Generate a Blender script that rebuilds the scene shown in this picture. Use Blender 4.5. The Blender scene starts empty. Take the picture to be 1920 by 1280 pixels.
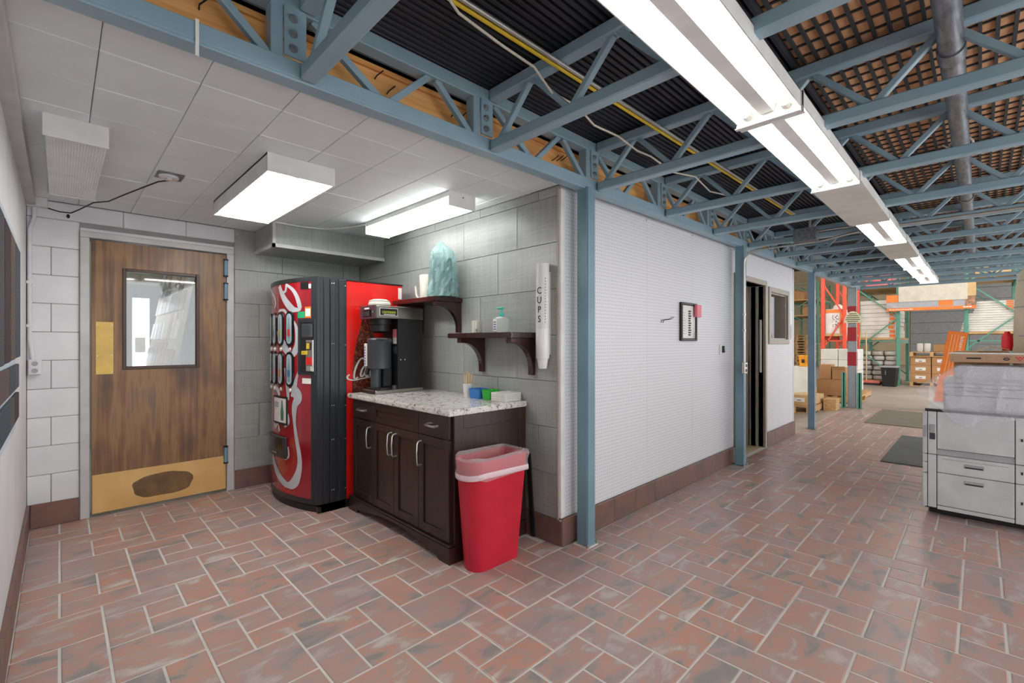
import bpy, bmesh, math, random
from mathutils import Vector, Matrix, noise
random.seed(7)
S = bpy.context.scene
C = S.collection

# ---------------------------------------------------------------- camera, world, exposure
YAW = math.atan2(878, 863)                       # angle between the view axis and the +X wall direction
cam = bpy.data.cameras.new('camera'); camo = bpy.data.objects.new('camera', cam); C.objects.link(camo)
camo.location = (0, 0, 1.33)
camo.rotation_euler = (math.pi/2, 0, YAW - math.pi/2)
cam.sensor_width = 36; cam.lens = 863/1920*36; cam.shift_y = 2/1920; cam.clip_start = .05; cam.clip_end = 200
S.camera = camo
w = bpy.data.worlds.new('world'); S.world = w; w.use_nodes = True
w.node_tree.nodes['Background'].inputs[0].default_value = (.97, .98, 1, 1)
w.node_tree.nodes['Background'].inputs[1].default_value = 1.45
S.view_settings.view_transform = 'Standard'; S.view_settings.look = 'None'
S.view_settings.gamma = 1; S.view_settings.use_curve_mapping = False
S.view_settings.exposure = 0.98

# ---------------------------------------------------------------- helpers
W = {}
def lin(c):
    return tuple(((v/255)/12.92 if v/255 <= .04045 else ((v/255+.055)/1.055)**2.4) for v in c)
class NB:
    def __init__(s, name):
        s.m = bpy.data.materials.new(name); s.m.use_nodes = True
        s.t = s.m.node_tree; s.b = s.t.nodes['Principled BSDF']; s.out = s.t.nodes['Material Output']
    def n(s, kind, **kw):
        nd = s.t.nodes.new(kind)
        for k, v in kw.items():
            if k.startswith('i_'):
                key = k[2:].replace('_', ' '); nd.inputs[key].default_value = v
            else: setattr(nd, k, v)
        return nd
    def l(s, a, b): s.t.links.new(a, b)
    def pos(s, rand=True, scale=(1, 1, 1)):
        g = s.n('ShaderNodeNewGeometry'); out = g.outputs['Position']
        if rand:
            oi = s.n('ShaderNodeObjectInfo'); mu = s.n('ShaderNodeMath', operation='MULTIPLY'); mu.inputs[1].default_value = 57.3
            s.l(oi.outputs['Random'], mu.inputs[0]); ad = s.n('ShaderNodeVectorMath', operation='ADD')
            s.l(out, ad.inputs[0]); s.l(mu.outputs[0], ad.inputs[1]); out = ad.outputs[0]
        if scale != (1, 1, 1):
            sc = s.n('ShaderNodeVectorMath', operation='MULTIPLY'); sc.inputs[1].default_value = scale
            s.l(out, sc.inputs[0]); out = sc.outputs[0]
        return out
    def ramp(s, fac, stops):
        r = s.n('ShaderNodeValToRGB'); e = r.color_ramp.elements
        while len(e) < len(stops): e.new(.5)
        for el, (p, c) in zip(e, stops): el.position = p; el.color = (*c, 1)
        s.l(fac, r.inputs[0]); return r.outputs[0]
    def noise(s, vec, scale, detail=4, rough=.55, dist=0):
        n = s.n('ShaderNodeTexNoise'); n.inputs['Scale'].default_value = scale; n.inputs['Detail'].default_value = detail
        n.inputs['Roughness'].default_value = rough; n.inputs['Distortion'].default_value = dist
        s.l(vec, n.inputs['Vector']); return n.outputs['Fac']
    def bump(s, h, strength=.3, dist=.01):
        b = s.n('ShaderNodeBump'); b.inputs['Strength'].default_value = strength; b.inputs['Distance'].default_value = dist
        s.l(h, b.inputs['Height']); s.l(b.outputs[0], s.b.inputs['Normal'])
def mat(name, c, rough=.5, metal=0, c2=None, scale=6, detail=4, stretch=(1, 1, 1), bump=0, bscale=60, lo=.35, hi=.65,
        dist=0, rand=True, spec=.5, coat=0):
    nb = NB(name); b = nb.b
    b.inputs['Roughness'].default_value = rough; b.inputs['Metallic'].default_value = metal
    b.inputs['Specular IOR Level'].default_value = spec; b.inputs['Coat Weight'].default_value = coat
    c = lin(c); b.inputs['Base Color'].default_value = (*c, 1)
    c2 = lin(c2) if c2 else tuple(v*.86 for v in c)
    p = nb.pos(rand, stretch)
    nb.l(nb.ramp(nb.noise(p, scale, detail, dist=dist), [(lo, c), (hi, c2)]), b.inputs['Base Color'])
    if bump: nb.bump(nb.noise(nb.pos(rand, stretch), bscale, 3), bump, .004)
    return nb.m
def emit(name, c, s):
    nb = NB(name); b = nb.b
    b.inputs['Base Color'].default_value = (.9, .9, .9, 1)
    b.inputs['Emission Color'].default_value = (*c, 1); b.inputs['Emission Strength'].default_value = s
    return nb.m
def film(name, c, opacity, rough=.15, wr=40, bs=.5):
    nb = NB(name); b = nb.b; b.inputs['Base Color'].default_value = (*lin(c), 1); b.inputs['Roughness'].default_value = rough
    tr = nb.n('ShaderNodeBsdfTransparent'); tr.inputs[0].default_value = (*[.8+.2*v for v in lin(c)], 1)
    mx = nb.n('ShaderNodeMixShader'); h = nb.noise(nb.pos(False), wr, 4, .6, 1.5)
    mx.inputs[0].default_value = opacity
    nb.l(tr.outputs[0], mx.inputs[1]); nb.l(b.outputs[0], mx.inputs[2])
    nb.l(mx.outputs[0], nb.out.inputs[0]); nb.bump(h, bs, .006 if bs < .8 else .02); return nb.m
def glass(name, tint=(1, 1, 1), fac=.10):
    nb = NB(name); tr = nb.n('ShaderNodeBsdfTransparent'); tr.inputs[0].default_value = (*tint, 1)
    gl = nb.n('ShaderNodeBsdfGlossy'); gl.inputs['Roughness'].default_value = .03
    mx = nb.n('ShaderNodeMixShader'); mx.inputs[0].default_value = fac
    nb.l(tr.outputs[0], mx.inputs[1]); nb.l(gl.outputs[0], mx.inputs[2]); nb.l(mx.outputs[0], nb.out.inputs[0]); return nb.m

class MB:
    def __init__(s): s.v = []; s.f = []
    def add(s, vs, fs):
        o = len(s.v); s.v += [tuple(v) for v in vs]; s.f += [tuple(i+o for i in f) for f in fs]; return s
    def box(s, x0, x1, y0, y1, z0, z1):
        v = [(x0,y0,z0),(x1,y0,z0),(x1,y1,z0),(x0,y1,z0),(x0,y0,z1),(x1,y0,z1),(x1,y1,z1),(x0,y1,z1)]
        return s.add(v, [(0,3,2,1),(4,5,6,7),(0,1,5,4),(1,2,6,5),(2,3,7,6),(3,0,4,7)])
    def bar(s, p, q, w, h, up=(0, 0, 1)):
        p = Vector(p); q = Vector(q); d = (q-p).normalized(); up = Vector(up)
        sx = d.cross(up)
        if sx.length < 1e-4: sx = d.cross(Vector((1, 0, 0)))
        sx.normalize(); u = sx.cross(d)
        vs = []
        for e in (p, q):
            for a, b in ((-1,-1),(1,-1),(1,1),(-1,1)): vs.append(e+sx*a*w/2+u*b*h/2)
        return s.add(vs, [(0,1,2,3),(7,6,5,4),(0,4,5,1),(1,5,6,2),(2,6,7,3),(3,7,4,0)])
    def tube(s, pts, r, n=8, cap=True):
        pts = [Vector(p) for p in pts]; rings = []; m = len(pts)
        rr = r if isinstance(r, (list, tuple)) else [r]*m
        t0 = (pts[1]-pts[0]).normalized(); ref = Vector((0, 0, 1)) if abs(t0.z) < .9 else Vector((1, 0, 0))
        a = t0.cross(ref).normalized()
        for i, p in enumerate(pts):
            t = (pts[min(i+1, m-1)]-pts[max(i-1, 0)]).normalized(); a = (a-t*a.dot(t)).normalized(); b = t.cross(a)
            rings.append([p+(a*math.cos(2*math.pi*k/n)+b*math.sin(2*math.pi*k/n))*rr[i] for k in range(n)])
        return s.loft(rings, cap)
    def loft(s, rings, cap=True, closed=True):
        n = len(rings[0]); vs = [v for r in rings for v in r]; fs = []
        for i in range(len(rings)-1):
            for k in range(n if closed else n-1):
                k2 = (k+1) % n; fs.append((i*n+k, i*n+k2, (i+1)*n+k2, (i+1)*n+k))
        if cap and closed: fs += [tuple(range(n-1, -1, -1)), tuple((len(rings)-1)*n+k for k in range(n))]
        return s.add(vs, fs)
    def lathe(s, prof, c=(0, 0, 0), n=20, cap=True):
        return s.loft([[(c[0]+r*math.cos(2*math.pi*k/n), c[1]+r*math.sin(2*math.pi*k/n), c[2]+z) for k in range(n)] for r, z in prof], cap)
    def extr(s, poly, plane, a0, a1):
        def P(u, v, a): return {'xy': (u, v, a), 'xz': (u, a, v), 'yz': (a, u, v)}[plane]
        n = len(poly); vs = [P(u, v, a0) for u, v in poly]+[P(u, v, a1) for u, v in poly]
        return s.add(vs, [tuple(range(n-1, -1, -1)), tuple(range(n, 2*n))]+[(i, (i+1) % n, n+(i+1) % n, n+i) for i in range(n)])
    def shear(s, k=.012, x0=.65): s.v = [(x, y, z+k*(x-x0)) for x, y, z in s.v]; return s
    def xf(s, M): s.v = [tuple(M @ Vector(v)) for v in s.v]; return s

def fin(o, parent, origin):
    C.objects.link(o); W[o.name] = Vector(origin)
    if parent: o.parent = parent; o.location = Vector(origin)-W[parent.name]
    else: o.location = origin
    return o
def props(o, label=None, cat=None, group=None, kind=None):
    if label: o['label'] = label
    if cat: o['category'] = cat
    if group: o['group'] = group
    if kind: o['kind'] = kind
    return o
def ob(name, mb, m, parent=None, bev=0, smooth=False, label=None, cat=None, group=None, kind=None, seg=1):
    if parent: og = W[parent.name]
    else:
        xs, ys, zs = zip(*mb.v); og = Vector(((min(xs)+max(xs))/2, (min(ys)+max(ys))/2, min(zs)))
    me = bpy.data.meshes.new(name)
    me.from_pydata([tuple(Vector(v)-og) for v in mb.v], [], mb.f)
    bm = bmesh.new(); bm.from_mesh(me)
    bmesh.ops.recalc_face_normals(bm, faces=bm.faces)
    if bev: bmesh.ops.bevel(bm, geom=[e for e in bm.edges if e.calc_face_angle(0) > .5], offset=bev, segments=seg, affect='EDGES', clamp_overlap=True)
    if smooth:
        for f in bm.faces: f.smooth = True
    bm.to_mesh(me); bm.free()
    if smooth:
        try: me.set_sharp_from_angle(angle=math.radians(40))
        except Exception: pass
    me.materials.append(m)
    return props(fin(bpy.data.objects.new(name, me), parent, og), label, cat, group, kind)
def T(name, label, cat, loc, group=None, kind=None):
    o = bpy.data.objects.new(name, None); o.empty_display_size = .1
    return props(fin(o, None, Vector(loc)), label, cat, group, kind)
def dup(root, loc, rz=None, label=None, group=None):
    r = root.copy(); C.objects.link(r); r.location = loc; W[r.name] = Vector(loc)
    if rz is not None: r.rotation_euler.z = rz
    if label: r['label'] = label
    if group: r['group'] = group
    for ch in list(root.children):
        c = ch.copy(); C.objects.link(c); c.parent = r
        for g in list(ch.children):
            d = g.copy(); C.objects.link(d); d.parent = c
    return r
def box(x0, x1, y0, y1, z0, z1): return MB().box(x0, x1, y0, y1, z0, z1)
_tc = {}
def text(name, body, size, o, xd, yd, m, parent, ex=.0008, label=None, squash=1):
    cu = bpy.data.curves.new('t', 'FONT'); cu.body = body; cu.size = size; cu.align_x = 'CENTER'; cu.align_y = 'CENTER'; cu.extrude = ex; cu.resolution_u = 3
    t = bpy.data.objects.new('t', cu); C.objects.link(t)
    me = bpy.data.meshes.new_from_object(t.evaluated_get(bpy.context.evaluated_depsgraph_get()))
    bpy.data.objects.remove(t); bpy.data.curves.remove(cu)
    xd = Vector(xd).normalized(); yd = Vector(yd).normalized(); zd = xd.cross(yd); o = Vector(o); mb = MB()
    mb.v = [tuple(o+xd*v.co.x*squash+yd*v.co.y+zd*v.co.z) for v in me.vertices]; mb.f = [tuple(p.vertices) for p in me.polygons]
    bpy.data.meshes.remove(me)
    return ob(name, mb, m, parent, label=label)
ORD = ['first', 'second', 'third', 'fourth', 'fifth', 'sixth', 'seventh', 'eighth', 'ninth', 'tenth', 'eleventh', 'twelfth', 'thirteenth', 'fourteenth']

# ---------------------------------------------------------------- materials
def m_floor():
    nb = NB('slate_floor_tile'); b = nb.b
    p = nb.pos(True); oi = nb.n('ShaderNodeObjectInfo')
    n1 = nb.noise(nb.pos(True, (1, 1.9, 1)), 4.6, 4, .52, .7)
    col = nb.ramp(n1, [(.33, lin((136, 133, 129))), (.42, lin((168, 146, 138))), (.50, lin((192, 140, 119))), (.58, lin((172, 148, 140))), (.70, lin((200, 190, 182)))])
    mx = nb.n('ShaderNodeMix', data_type='RGBA'); mx.inputs[7].default_value = (*lin((162, 149, 150)), 1)
    mr = nb.n('ShaderNodeMapRange'); mr.inputs[1].default_value = .0; mr.inputs[2].default_value = 1; mr.inputs[3].default_value = 0; mr.inputs[4].default_value = .5
    nb.l(oi.outputs['Random'], mr.inputs[0]); nb.l(mr.outputs[0], mx.inputs[0]); nb.l(col, mx.inputs[6]); nb.l(mx.outputs[2], b.inputs['Base Color'])
    n2 = nb.noise(p, 22, 6, .65, .4)
    r = nb.n('ShaderNodeMapRange'); r.inputs[3].default_value = .24; r.inputs[4].default_value = .46; nb.l(n2, r.inputs[0]); nb.l(r.outputs[0], b.inputs['Roughness'])
    nb.bump(n2, .22, .004); return nb.m
def m_peg():
    nb = NB('pegboard'); b = nb.b; b.inputs['Roughness'].default_value = .5
    sx = nb.n('ShaderNodeSeparateXYZ'); nb.l(nb.pos(False), sx.inputs[0]); ds = []
    for ax in ('X', 'Z'):
        m1 = nb.n('ShaderNodeMath', operation='MULTIPLY'); m1.inputs[1].default_value = 1/.0254; nb.l(sx.outputs[ax], m1.inputs[0])
        m2 = nb.n('ShaderNodeMath', operation='FRACT'); nb.l(m1.outputs[0], m2.inputs[0])
        m3 = nb.n('ShaderNodeMath', operation='SUBTRACT'); m3.inputs[1].default_value = .5; nb.l(m2.outputs[0], m3.inputs[0])
        m4 = nb.n('ShaderNodeMath', operation='POWER'); m4.inputs[1].default_value = 2; nb.l(m3.outputs[0], m4.inputs[0])
        a4 = nb.n('ShaderNodeMath', operation='ABSOLUTE'); nb.l(m3.outputs[0], a4.inputs[0])
        mm = nb.n('ShaderNodeMath', operation='MULTIPLY'); nb.l(a4.outputs[0], mm.inputs[0]); nb.l(a4.outputs[0], mm.inputs[1]); ds.append(mm.outputs[0])
    ad = nb.n('ShaderNodeMath', operation='ADD'); nb.l(ds[0], ad.inputs[0]); nb.l(ds[1], ad.inputs[1])
    lt = nb.n('ShaderNodeMath', operation='LESS_THAN'); lt.inputs[1].default_value = .0165; nb.l(ad.outputs[0], lt.inputs[0])
    mx = nb.n('ShaderNodeMix', data_type='RGBA'); mx.inputs[6].default_value = (*lin((214, 214, 217)), 1); mx.inputs[7].default_value = (*lin((112, 113, 116)), 1)
    nb.l(lt.outputs[0], mx.inputs[0]); nb.l(mx.outputs[2], b.inputs['Base Color']); return nb.m
def m_granite():
    nb = NB('granite'); b = nb.b; b.inputs['Roughness'].default_value = .12
    p = nb.pos(False); n1 = nb.noise(p, 26, 6, .7, 1.2)
    nb.l(nb.ramp(n1, [(.30, lin((52, 48, 46))), (.38, lin((120, 112, 106))), (.46, lin((212, 206, 200))), (.62, lin((228, 224, 219))), (.7, lin((150, 143, 138)))]), b.inputs['Base Color']); return nb.m
def m_wall_tile():
    nb = NB('grey_linen_tile'); b = nb.b
    a = nb.noise(nb.pos(True, (90, 90, 2)), 1.2, 3); c = nb.noise(nb.pos(True, (3, 3, 110)), 1.2, 3); d = nb.noise(nb.pos(True), 3.5, 4)
    m = nb.n('ShaderNodeMath', operation='ADD'); nb.l(a, m.inputs[0]); nb.l(c, m.inputs[1])
    m2 = nb.n('ShaderNodeMath', operation='ADD'); nb.l(m.outputs[0], m2.inputs[0]); nb.l(d, m2.inputs[1])
    h = nb.n('ShaderNodeMath', operation='DIVIDE'); h.inputs[1].default_value = 3; nb.l(m2.outputs[0], h.inputs[0])
    nb.l(nb.ramp(h.outputs[0], [(.36, lin((142, 145, 141))), (.5, lin((156, 159, 155))), (.62, lin((168, 170, 166)))]), b.inputs['Base Color'])
    b.inputs['Roughness'].default_value = .33; nb.bump(h.outputs[0], .25, .003); return nb.m
def m_door():
    nb = NB('door_veneer'); b = nb.b
    a = nb.noise(nb.pos(False, (22, 22, .9)), 1.5, 4, .55); d = nb.noise(nb.pos(False, (1, 1, .7)), 3.2, 3)
    m = nb.n('ShaderNodeMath', operation='ADD'); nb.l(a, m.inputs[0]); nb.l(d, m.inputs[1]); h = nb.n('ShaderNodeMath', operation='MULTIPLY'); h.inputs[1].default_value = .5; nb.l(m.outputs[0], h.inputs[0])
    nb.l(nb.ramp(h.outputs[0], [(.36, lin((82, 58, 40))), (.46, lin((120, 84, 52))), (.55, lin((146, 108, 68))), (.64, lin((114, 88, 68)))]), b.inputs['Base Color'])
    b.inputs['Roughness'].default_value = .38; return nb.m
FLOORT = m_floor(); PEG = m_peg(); GRANITE = m_granite(); GTILE = m_wall_tile(); DOORW = m_door()
GROUT = mat('floor_grout', (216, 213, 207), .9); GGROUT = mat('grey_grout', (150, 150, 143), .9)
WHITEP = mat('white_wall_paint', (226, 226, 228), .55, c2=(214, 214, 217), scale=3, bump=.12, bscale=30)
CEILP = mat('ceiling_paint', (232, 238, 241), .6, c2=(226, 232, 235), scale=2.5, bump=.05)
CGAP = mat('ceiling_joint', (150, 150, 150), .9)
BASET = mat('baseboard_tile', (104, 84, 78), .4, c2=(128, 92, 80), scale=5, bump=.2, bscale=25)
STEEL = mat('blue_steel_paint', (138, 165, 179), .38, c2=(148, 174, 186), scale=5, spec=.55)
STEELD = mat('slate_blue_paint', (106, 134, 154), .4, c2=(116, 144, 162), scale=4)
COLM = mat('column_paint', (116, 148, 160), .4, c2=(104, 134, 146), scale=3, bump=.1)
BOLT = mat('zinc_bolt', (176, 180, 178), .35, .8)
DECKB = mat('black_deck', (52, 52, 57), .5, c2=(40, 40, 44), scale=3, metal=.3)
DECKR = mat('rusty_deck_rib', (58, 60, 62), .6)
DECKW = mat('brown_fibre_deck', (236, 186, 142), .85, c2=(214, 158, 114), scale=14, bump=.4, bscale=50)
TIMBER = mat('raw_timber', (244, 186, 116), .6, c2=(228, 156, 86), scale=3, stretch=(1.2, 8, 14), detail=6)
BLACK = mat('black_paint', (24, 24, 26), .45); BLACKG = mat('black_gloss_plastic', (20, 21, 23), .2)
DARKG = mat('dark_grey_plastic', (62, 65, 69), .42); CHAR = mat('charcoal_metal', (52, 55, 59), .34, .25)
WHITEM = mat('white_enamel', (226, 226, 222), .35); OFFW = mat('off_white_plastic', (214, 211, 202), .4); PAPER = mat('white_paper', (236, 234, 228), .75)
LENS = mat('frosted_lens', (232, 233, 236), .35, bump=.2, bscale=120)
TUBE = emit('tube_light', (1, .985, .95), 7); TUBE2 = emit('nook_tube_light', (1, .99, .97), 11); LENSE = emit('lit_lens', (.98, 1, .97), 4.2)
BAYL = emit('added_bay_light', (1, .93, .82), 75)
ESP = mat('espresso_wood', (58, 39, 31), .32, c2=(46, 30, 24), scale=4, stretch=(6, 6, 1), coat=.15)
MAHOG = mat('mahogany_shelf', (64, 30, 28), .25, c2=(50, 24, 22), scale=4, coat=.3)
CHROME = mat('brushed_nickel', (196, 196, 194), .28, .95); STAIN = mat('stainless_steel', (176, 172, 164), .25, .95)
BRASS = mat('worn_brass', (190, 158, 84), .38, .75, c2=(150, 128, 84), scale=3); KICK = mat('kick_plate_veneer', (226, 186, 122), .35, c2=(212, 166, 98), scale=3, bump=.1)
STAINB = mat('scuffed_patch', (128, 96, 58), .5, c2=(98, 72, 44), scale=9)
REDV = mat('vending_red', (232, 34, 28), .22, coat=.2); REDF = mat('vending_front_red', (172, 22, 38), .12, c2=(146, 18, 34), scale=2, coat=.5)
SWOOSH = mat('silver_print', (203, 204, 210), .25); BINR = mat('red_bin_plastic', (205, 32, 58), .38)
LINER = film('clear_liner', (246, 232, 236), .24); COVER = film('clear_dust_cover', (246, 246, 252), .30, .08, wr=9, bs=1); TEALB = film('teal_bag', (158, 200, 198), .40, .10, wr=14, bs=.5)
PANE = glass('window_glass'); LIGHTB = mat('pale_blue_print', (176, 196, 206), .3)
GALV = mat('galvanised_pipe', (150, 152, 156), .36, .6, c2=(112, 114, 120), scale=7, stretch=(1.5, 6, 6))
CONDUIT = mat('conduit_metal', (196, 194, 188), .3, .7); YEL = mat('yellow_gas_line', (226, 190, 40), .45); CREAMC = mat('cream_cable', (214, 206, 190), .5)
TRIMB = mat('taupe_trim', (166, 156, 142), .45); TRIMW = mat('grey_white_trim', (200, 200, 200), .45, c2=(184, 184, 184), scale=6)
CARD = mat('cardboard', (184, 138, 92), .8, c2=(172, 126, 82), scale=4); CARDL = mat('light_carton', (206, 172, 122), .8); TAPE = mat('packing_tape', (196, 164, 110), .3)
PWOOD = mat('pallet_wood', (206, 168, 116), .75, c2=(182, 140, 92), scale=5, stretch=(3, 3, 9))
RACKR = mat('rack_orange_red', (226, 74, 38), .4); RACKG = mat('rack_green', (88, 150, 128), .42); REDP = mat('reflective_red', (150, 26, 36), .4); GREYC = mat('grey_column_paint', (140, 144, 148), .45)
WHITEBX = mat('white_carton', (222, 218, 208), .6, c2=(206, 200, 190), scale=3); ORANGE = mat('orange_print', (238, 124, 34), .45); SACK = mat('wrapped_sack', (196, 190, 180), .3, c2=(160, 154, 146), scale=5, bump=.5, bscale=12)
CONC = mat('concrete_floor', (172, 162, 148), .45, c2=(152, 144, 132), scale=1.2); BEIGEW = mat('beige_block_wall', (196, 178, 146), .8, c2=(182, 164, 132), scale=2); GREYDOOR = mat('grey_cladding', (150, 150, 148), .6)
MATG = mat('grey_floor_mat', (96, 99, 97), .95, bump=.5, bscale=180); MATT = mat('taupe_floor_mat', (124, 118, 104), .95, bump=.5, bscale=180)
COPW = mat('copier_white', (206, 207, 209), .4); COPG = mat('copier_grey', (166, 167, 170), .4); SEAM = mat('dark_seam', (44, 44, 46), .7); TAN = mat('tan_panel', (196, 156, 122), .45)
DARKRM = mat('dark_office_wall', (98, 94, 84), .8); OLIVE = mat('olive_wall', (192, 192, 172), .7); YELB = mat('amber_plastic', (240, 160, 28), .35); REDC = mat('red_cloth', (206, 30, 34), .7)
GREENP = film('green_plastic', (52, 190, 60), .8, .12, 8); BLUEP = film('blue_plastic', (60, 140, 225), .72, .12, 8); TEALC = mat('turquoise_pump', (60, 196, 176), .35); CLEARP = film('clear_bottle', (205, 215, 212), .55, .08, 6)
STICK = mat('wooden_stick', (222, 196, 150), .7); PINKP = mat('pink_pad', (228, 120, 136), .5); GREENS = mat('green_sticker', (40, 186, 120), .4); INK = mat('black_ink', (30, 30, 32), .6); BROWNL = mat('cola_brown', (84, 34, 30), .3, c2=(150, 84, 52), scale=70, lo=.5, hi=.6)
WORNK = mat('worn_knob', (226, 222, 210), .4); CREAM = mat('cream_stoneware', (222, 220, 206), .4); BUFF = mat('buff_wrap', (212, 200, 176), .7, c2=(196, 186, 160), scale=6, bump=.3, bscale=18)
CARP = [mat('carpet_'+n, c, .95, c2=d, scale=160, bump=.8, bscale=220) for n, c, d in (('charcoal', (92, 92, 96), (60, 62, 68)), ('plum', (74, 58, 60), (50, 40, 44)), ('brown', (112, 94, 86), (76, 64, 60)), ('slate', (80, 86, 96), (52, 58, 68)))]
BOARDB = mat('pale_blue_board', (196, 208, 220), .6)
# ---------------------------------------------------------------- floor
FX, FY = math.cos(YAW), math.sin(YAW)
def proj(p):
    d = p[0]*FX+p[1]*FY; l = p[0]*FY-p[1]*FX
    if d < .15: return None
    return 960+863*l/d, 642-863*(p[2]-1.33)/d
floor = ob('floor', box(-.30, 11.9, -2.6, 4.9, -.12, -.0035), GROUT, kind='structure')
def tile_mb(w, h, t=.012, b=.004):
    a, c = w/2, h/2
    v = [(-a,-c,-t),(a,-c,-t),(a,c,-t),(-a,c,-t),(-a,-c,-b*.5),(a,-c,-b*.5),(a,c,-b*.5),(-a,c,-b*.5),(-a+b,-c+b,0),(a-b,-c+b,0),(a-b,c-b,0),(-a+b,c-b,0)]
    f = [(0,1,5,4),(1,2,6,5),(2,3,7,6),(3,0,4,7),(4,5,9,8),(5,6,10,9),(6,7,11,10),(7,4,8,11),(8,9,10,11)]
    m = MB(); m.add(v, f); return m
U = .1525; X0, Y0 = .305, 3.425
cells = []
for i in range(-40, 60):
    for j in range(-40, 60):
        bx, by = 3*i+2*j, 2*i-3*j
        for (u, v, a, b) in ((0,-2,2,2),(0,2,2,1),(2,1,1,2),(1,0,2,1),(0,0,1,2),(1,1,1,1)):
            x0 = X0+(bx+u)*U; y0 = Y0+(by+v)*U; cells.append((x0, x0+a*U, y0, y0+b*U))
tiles = []
for x0, x1, y0, y1 in cells:
    if x1 < -.2 or x0 > 11.9 or y1 < -2.5 or y0 > 4.85: continue
    lim = 11.88 if y1 <= 1.9 else (2.335 if (x0+x1)/2 < 2.335 else 11.88)
    x0 = max(x0, -.155); x1 = min(x1, lim); y0 = max(y0, -2.5); y1 = min(y1, 4.74 if lim < 3 else 1.9)
    if lim > 3 and y0 > 1.9: continue
    g = .0052; x0 += g; x1 -= g; y0 += g; y1 -= g
    if x1-x0 < .02 or y1-y0 < .02: continue
    q = [proj((x, y, 0)) for x, y in ((x0,y0),(x1,y0),(x1,y1),(x0,y1))]; ar = 0
    if all(q):
        cxp = sum(p[0] for p in q)/4; cyp = sum(p[1] for p in q)/4
        if -60 < cxp < 1980 and cyp < 1340: ar = abs(sum(q[k][0]*q[(k+1)%4][1]-q[(k+1)%4][0]*q[k][1] for k in range(4)))/2
    tiles.append((ar, x0, x1, y0, y1))
tiles.sort(reverse=True); cache = {}
rest = MB()
for k, (ar, x0, x1, y0, y1) in enumerate(tiles):
    wd, hd = round(x1-x0, 4), round(y1-y0, 4); cx, cy = (x0+x1)/2, (y0+y1)/2
    dz = random.uniform(-.0008, .0006)
    if k < 298:
        if (wd, hd) not in cache:
            t = ob('floor_tile', tile_mb(wd, hd), FLOORT, floor)
            me = t.data; cache[(wd, hd)] = me
            for v in me.vertices: v.co += W[floor.name]
        else:
            t = bpy.data.objects.new('floor_tile', cache[(wd, hd)]); fin(t, floor, W[floor.name])
        t.location = Vector((cx, cy, dz))-W[floor.name]
    else:
        m = tile_mb(wd, hd); m.v = [(x+cx, y+cy, z+dz) for x, y, z in m.v]; rest.add(m.v, m.f)
ob('floor_tile', rest, FLOORT, floor, kind='stuff')
ob('floor', box(11.9, 37, -6, 12.2, -.12, -.001), CONC, kind='structure')
ob('floor', box(7.75, 11.9, 1.905, 12.2, -.12, -.001), CONC, kind='structure')
ob('floor', box(2.35, 7.75, 1.95, 4.9, -.12, -.002), mat('office_floor', (196, 176, 140), .6), kind='structure')
ob('floor', box(-.3, 3.5, 4.9, 8.2, -.12, -.002), mat('back_room_floor', (210, 210, 214), .5), kind='structure')
# ---------------------------------------------------------------- nook ceiling
ceil = ob('ceiling', box(-.3, 2.36, 1.985, 4.9, 2.377, 2.44), CGAP, kind='structure')
xs = [-.165]+[.10+.305*k for k in range(0, 8)]+[2.335]; ys = [1.86]+[2.185+.325*k for k in range(0, 8)]+[4.745]
for a in range(len(xs)-1):
    for b in range(len(ys)-1):
        x0, x1, y0, y1 = xs[a]+.0012, xs[a+1]-.0012, ys[b]+.0008, ys[b+1]-.0008
        if x1-x0 < .02 or y1-y0 < .02: continue
        sag = random.uniform(-.002, .0012); m = MB(); e = .003
        m.add([(x0,y0,2.378),(x1,y0,2.378),(x1,y1,2.378),(x0,y1,2.378),(x0,y0,2.368+sag),(x1,y0,2.368+sag),(x1,y1,2.368+sag),(x0,y1,2.368+sag),
               (x0+e,y0+e,2.365+sag),(x1-e,y0+e,2.365+sag),(x1-e,y1-e,2.365+sag),(x0+e,y1-e,2.365+sag)],
              [(0,1,5,4),(1,2,6,5),(2,3,7,6),(3,0,4,7),(4,5,9,8),(5,6,10,9),(6,7,11,10),(7,4,8,11),(8,9,10,11)])
        ob('ceiling_tile', m, CEILP, ceil)
# ---------------------------------------------------------------- walls of the nook
wl = ob('wall_left', box(-.32, -.17, -2.6, 4.9, 0, 2.44), WHITEP, kind='structure')
ob('trim_1', box(-.17, -.12, -2.5, 4.70, 2.30, 2.362), TRIMW, kind='structure')
# back wall around the door opening
wb = MB(); wb.box(-.17, .125, 4.76, 4.9, 0, 2.4); wb.box(.125, 1.105, 4.76, 4.9, 2.155, 2.4); wb.box(1.105, 2.36, 4.76, 4.9, 0, 2.4)
wback = ob('wall_back', wb, CGAP, kind='structure')
z = .165; k = 0
while z < 2.36:
    z1 = min(z+.207, 2.362)
    jn = [-.168, -.045, .108] if k % 2 == 0 else [-.168, .108]
    if z >= 2.19: jn = [-.168, .36, .77, 1.18, 1.6]
    for a, b in zip(jn, jn[1:]):
        ob('block', box(a+.0015, b-.0015, 4.75, 4.775, max(z, 2.165 if b > .2 else 0)+.0015, z1-.0015), WHITEP, wback, bev=.004)
    z = z1; k += 1
ob('block', box(.110, 1.13, 4.75, 4.775, 2.167, 2.198), WHITEP, wback, bev=.003)
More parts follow.
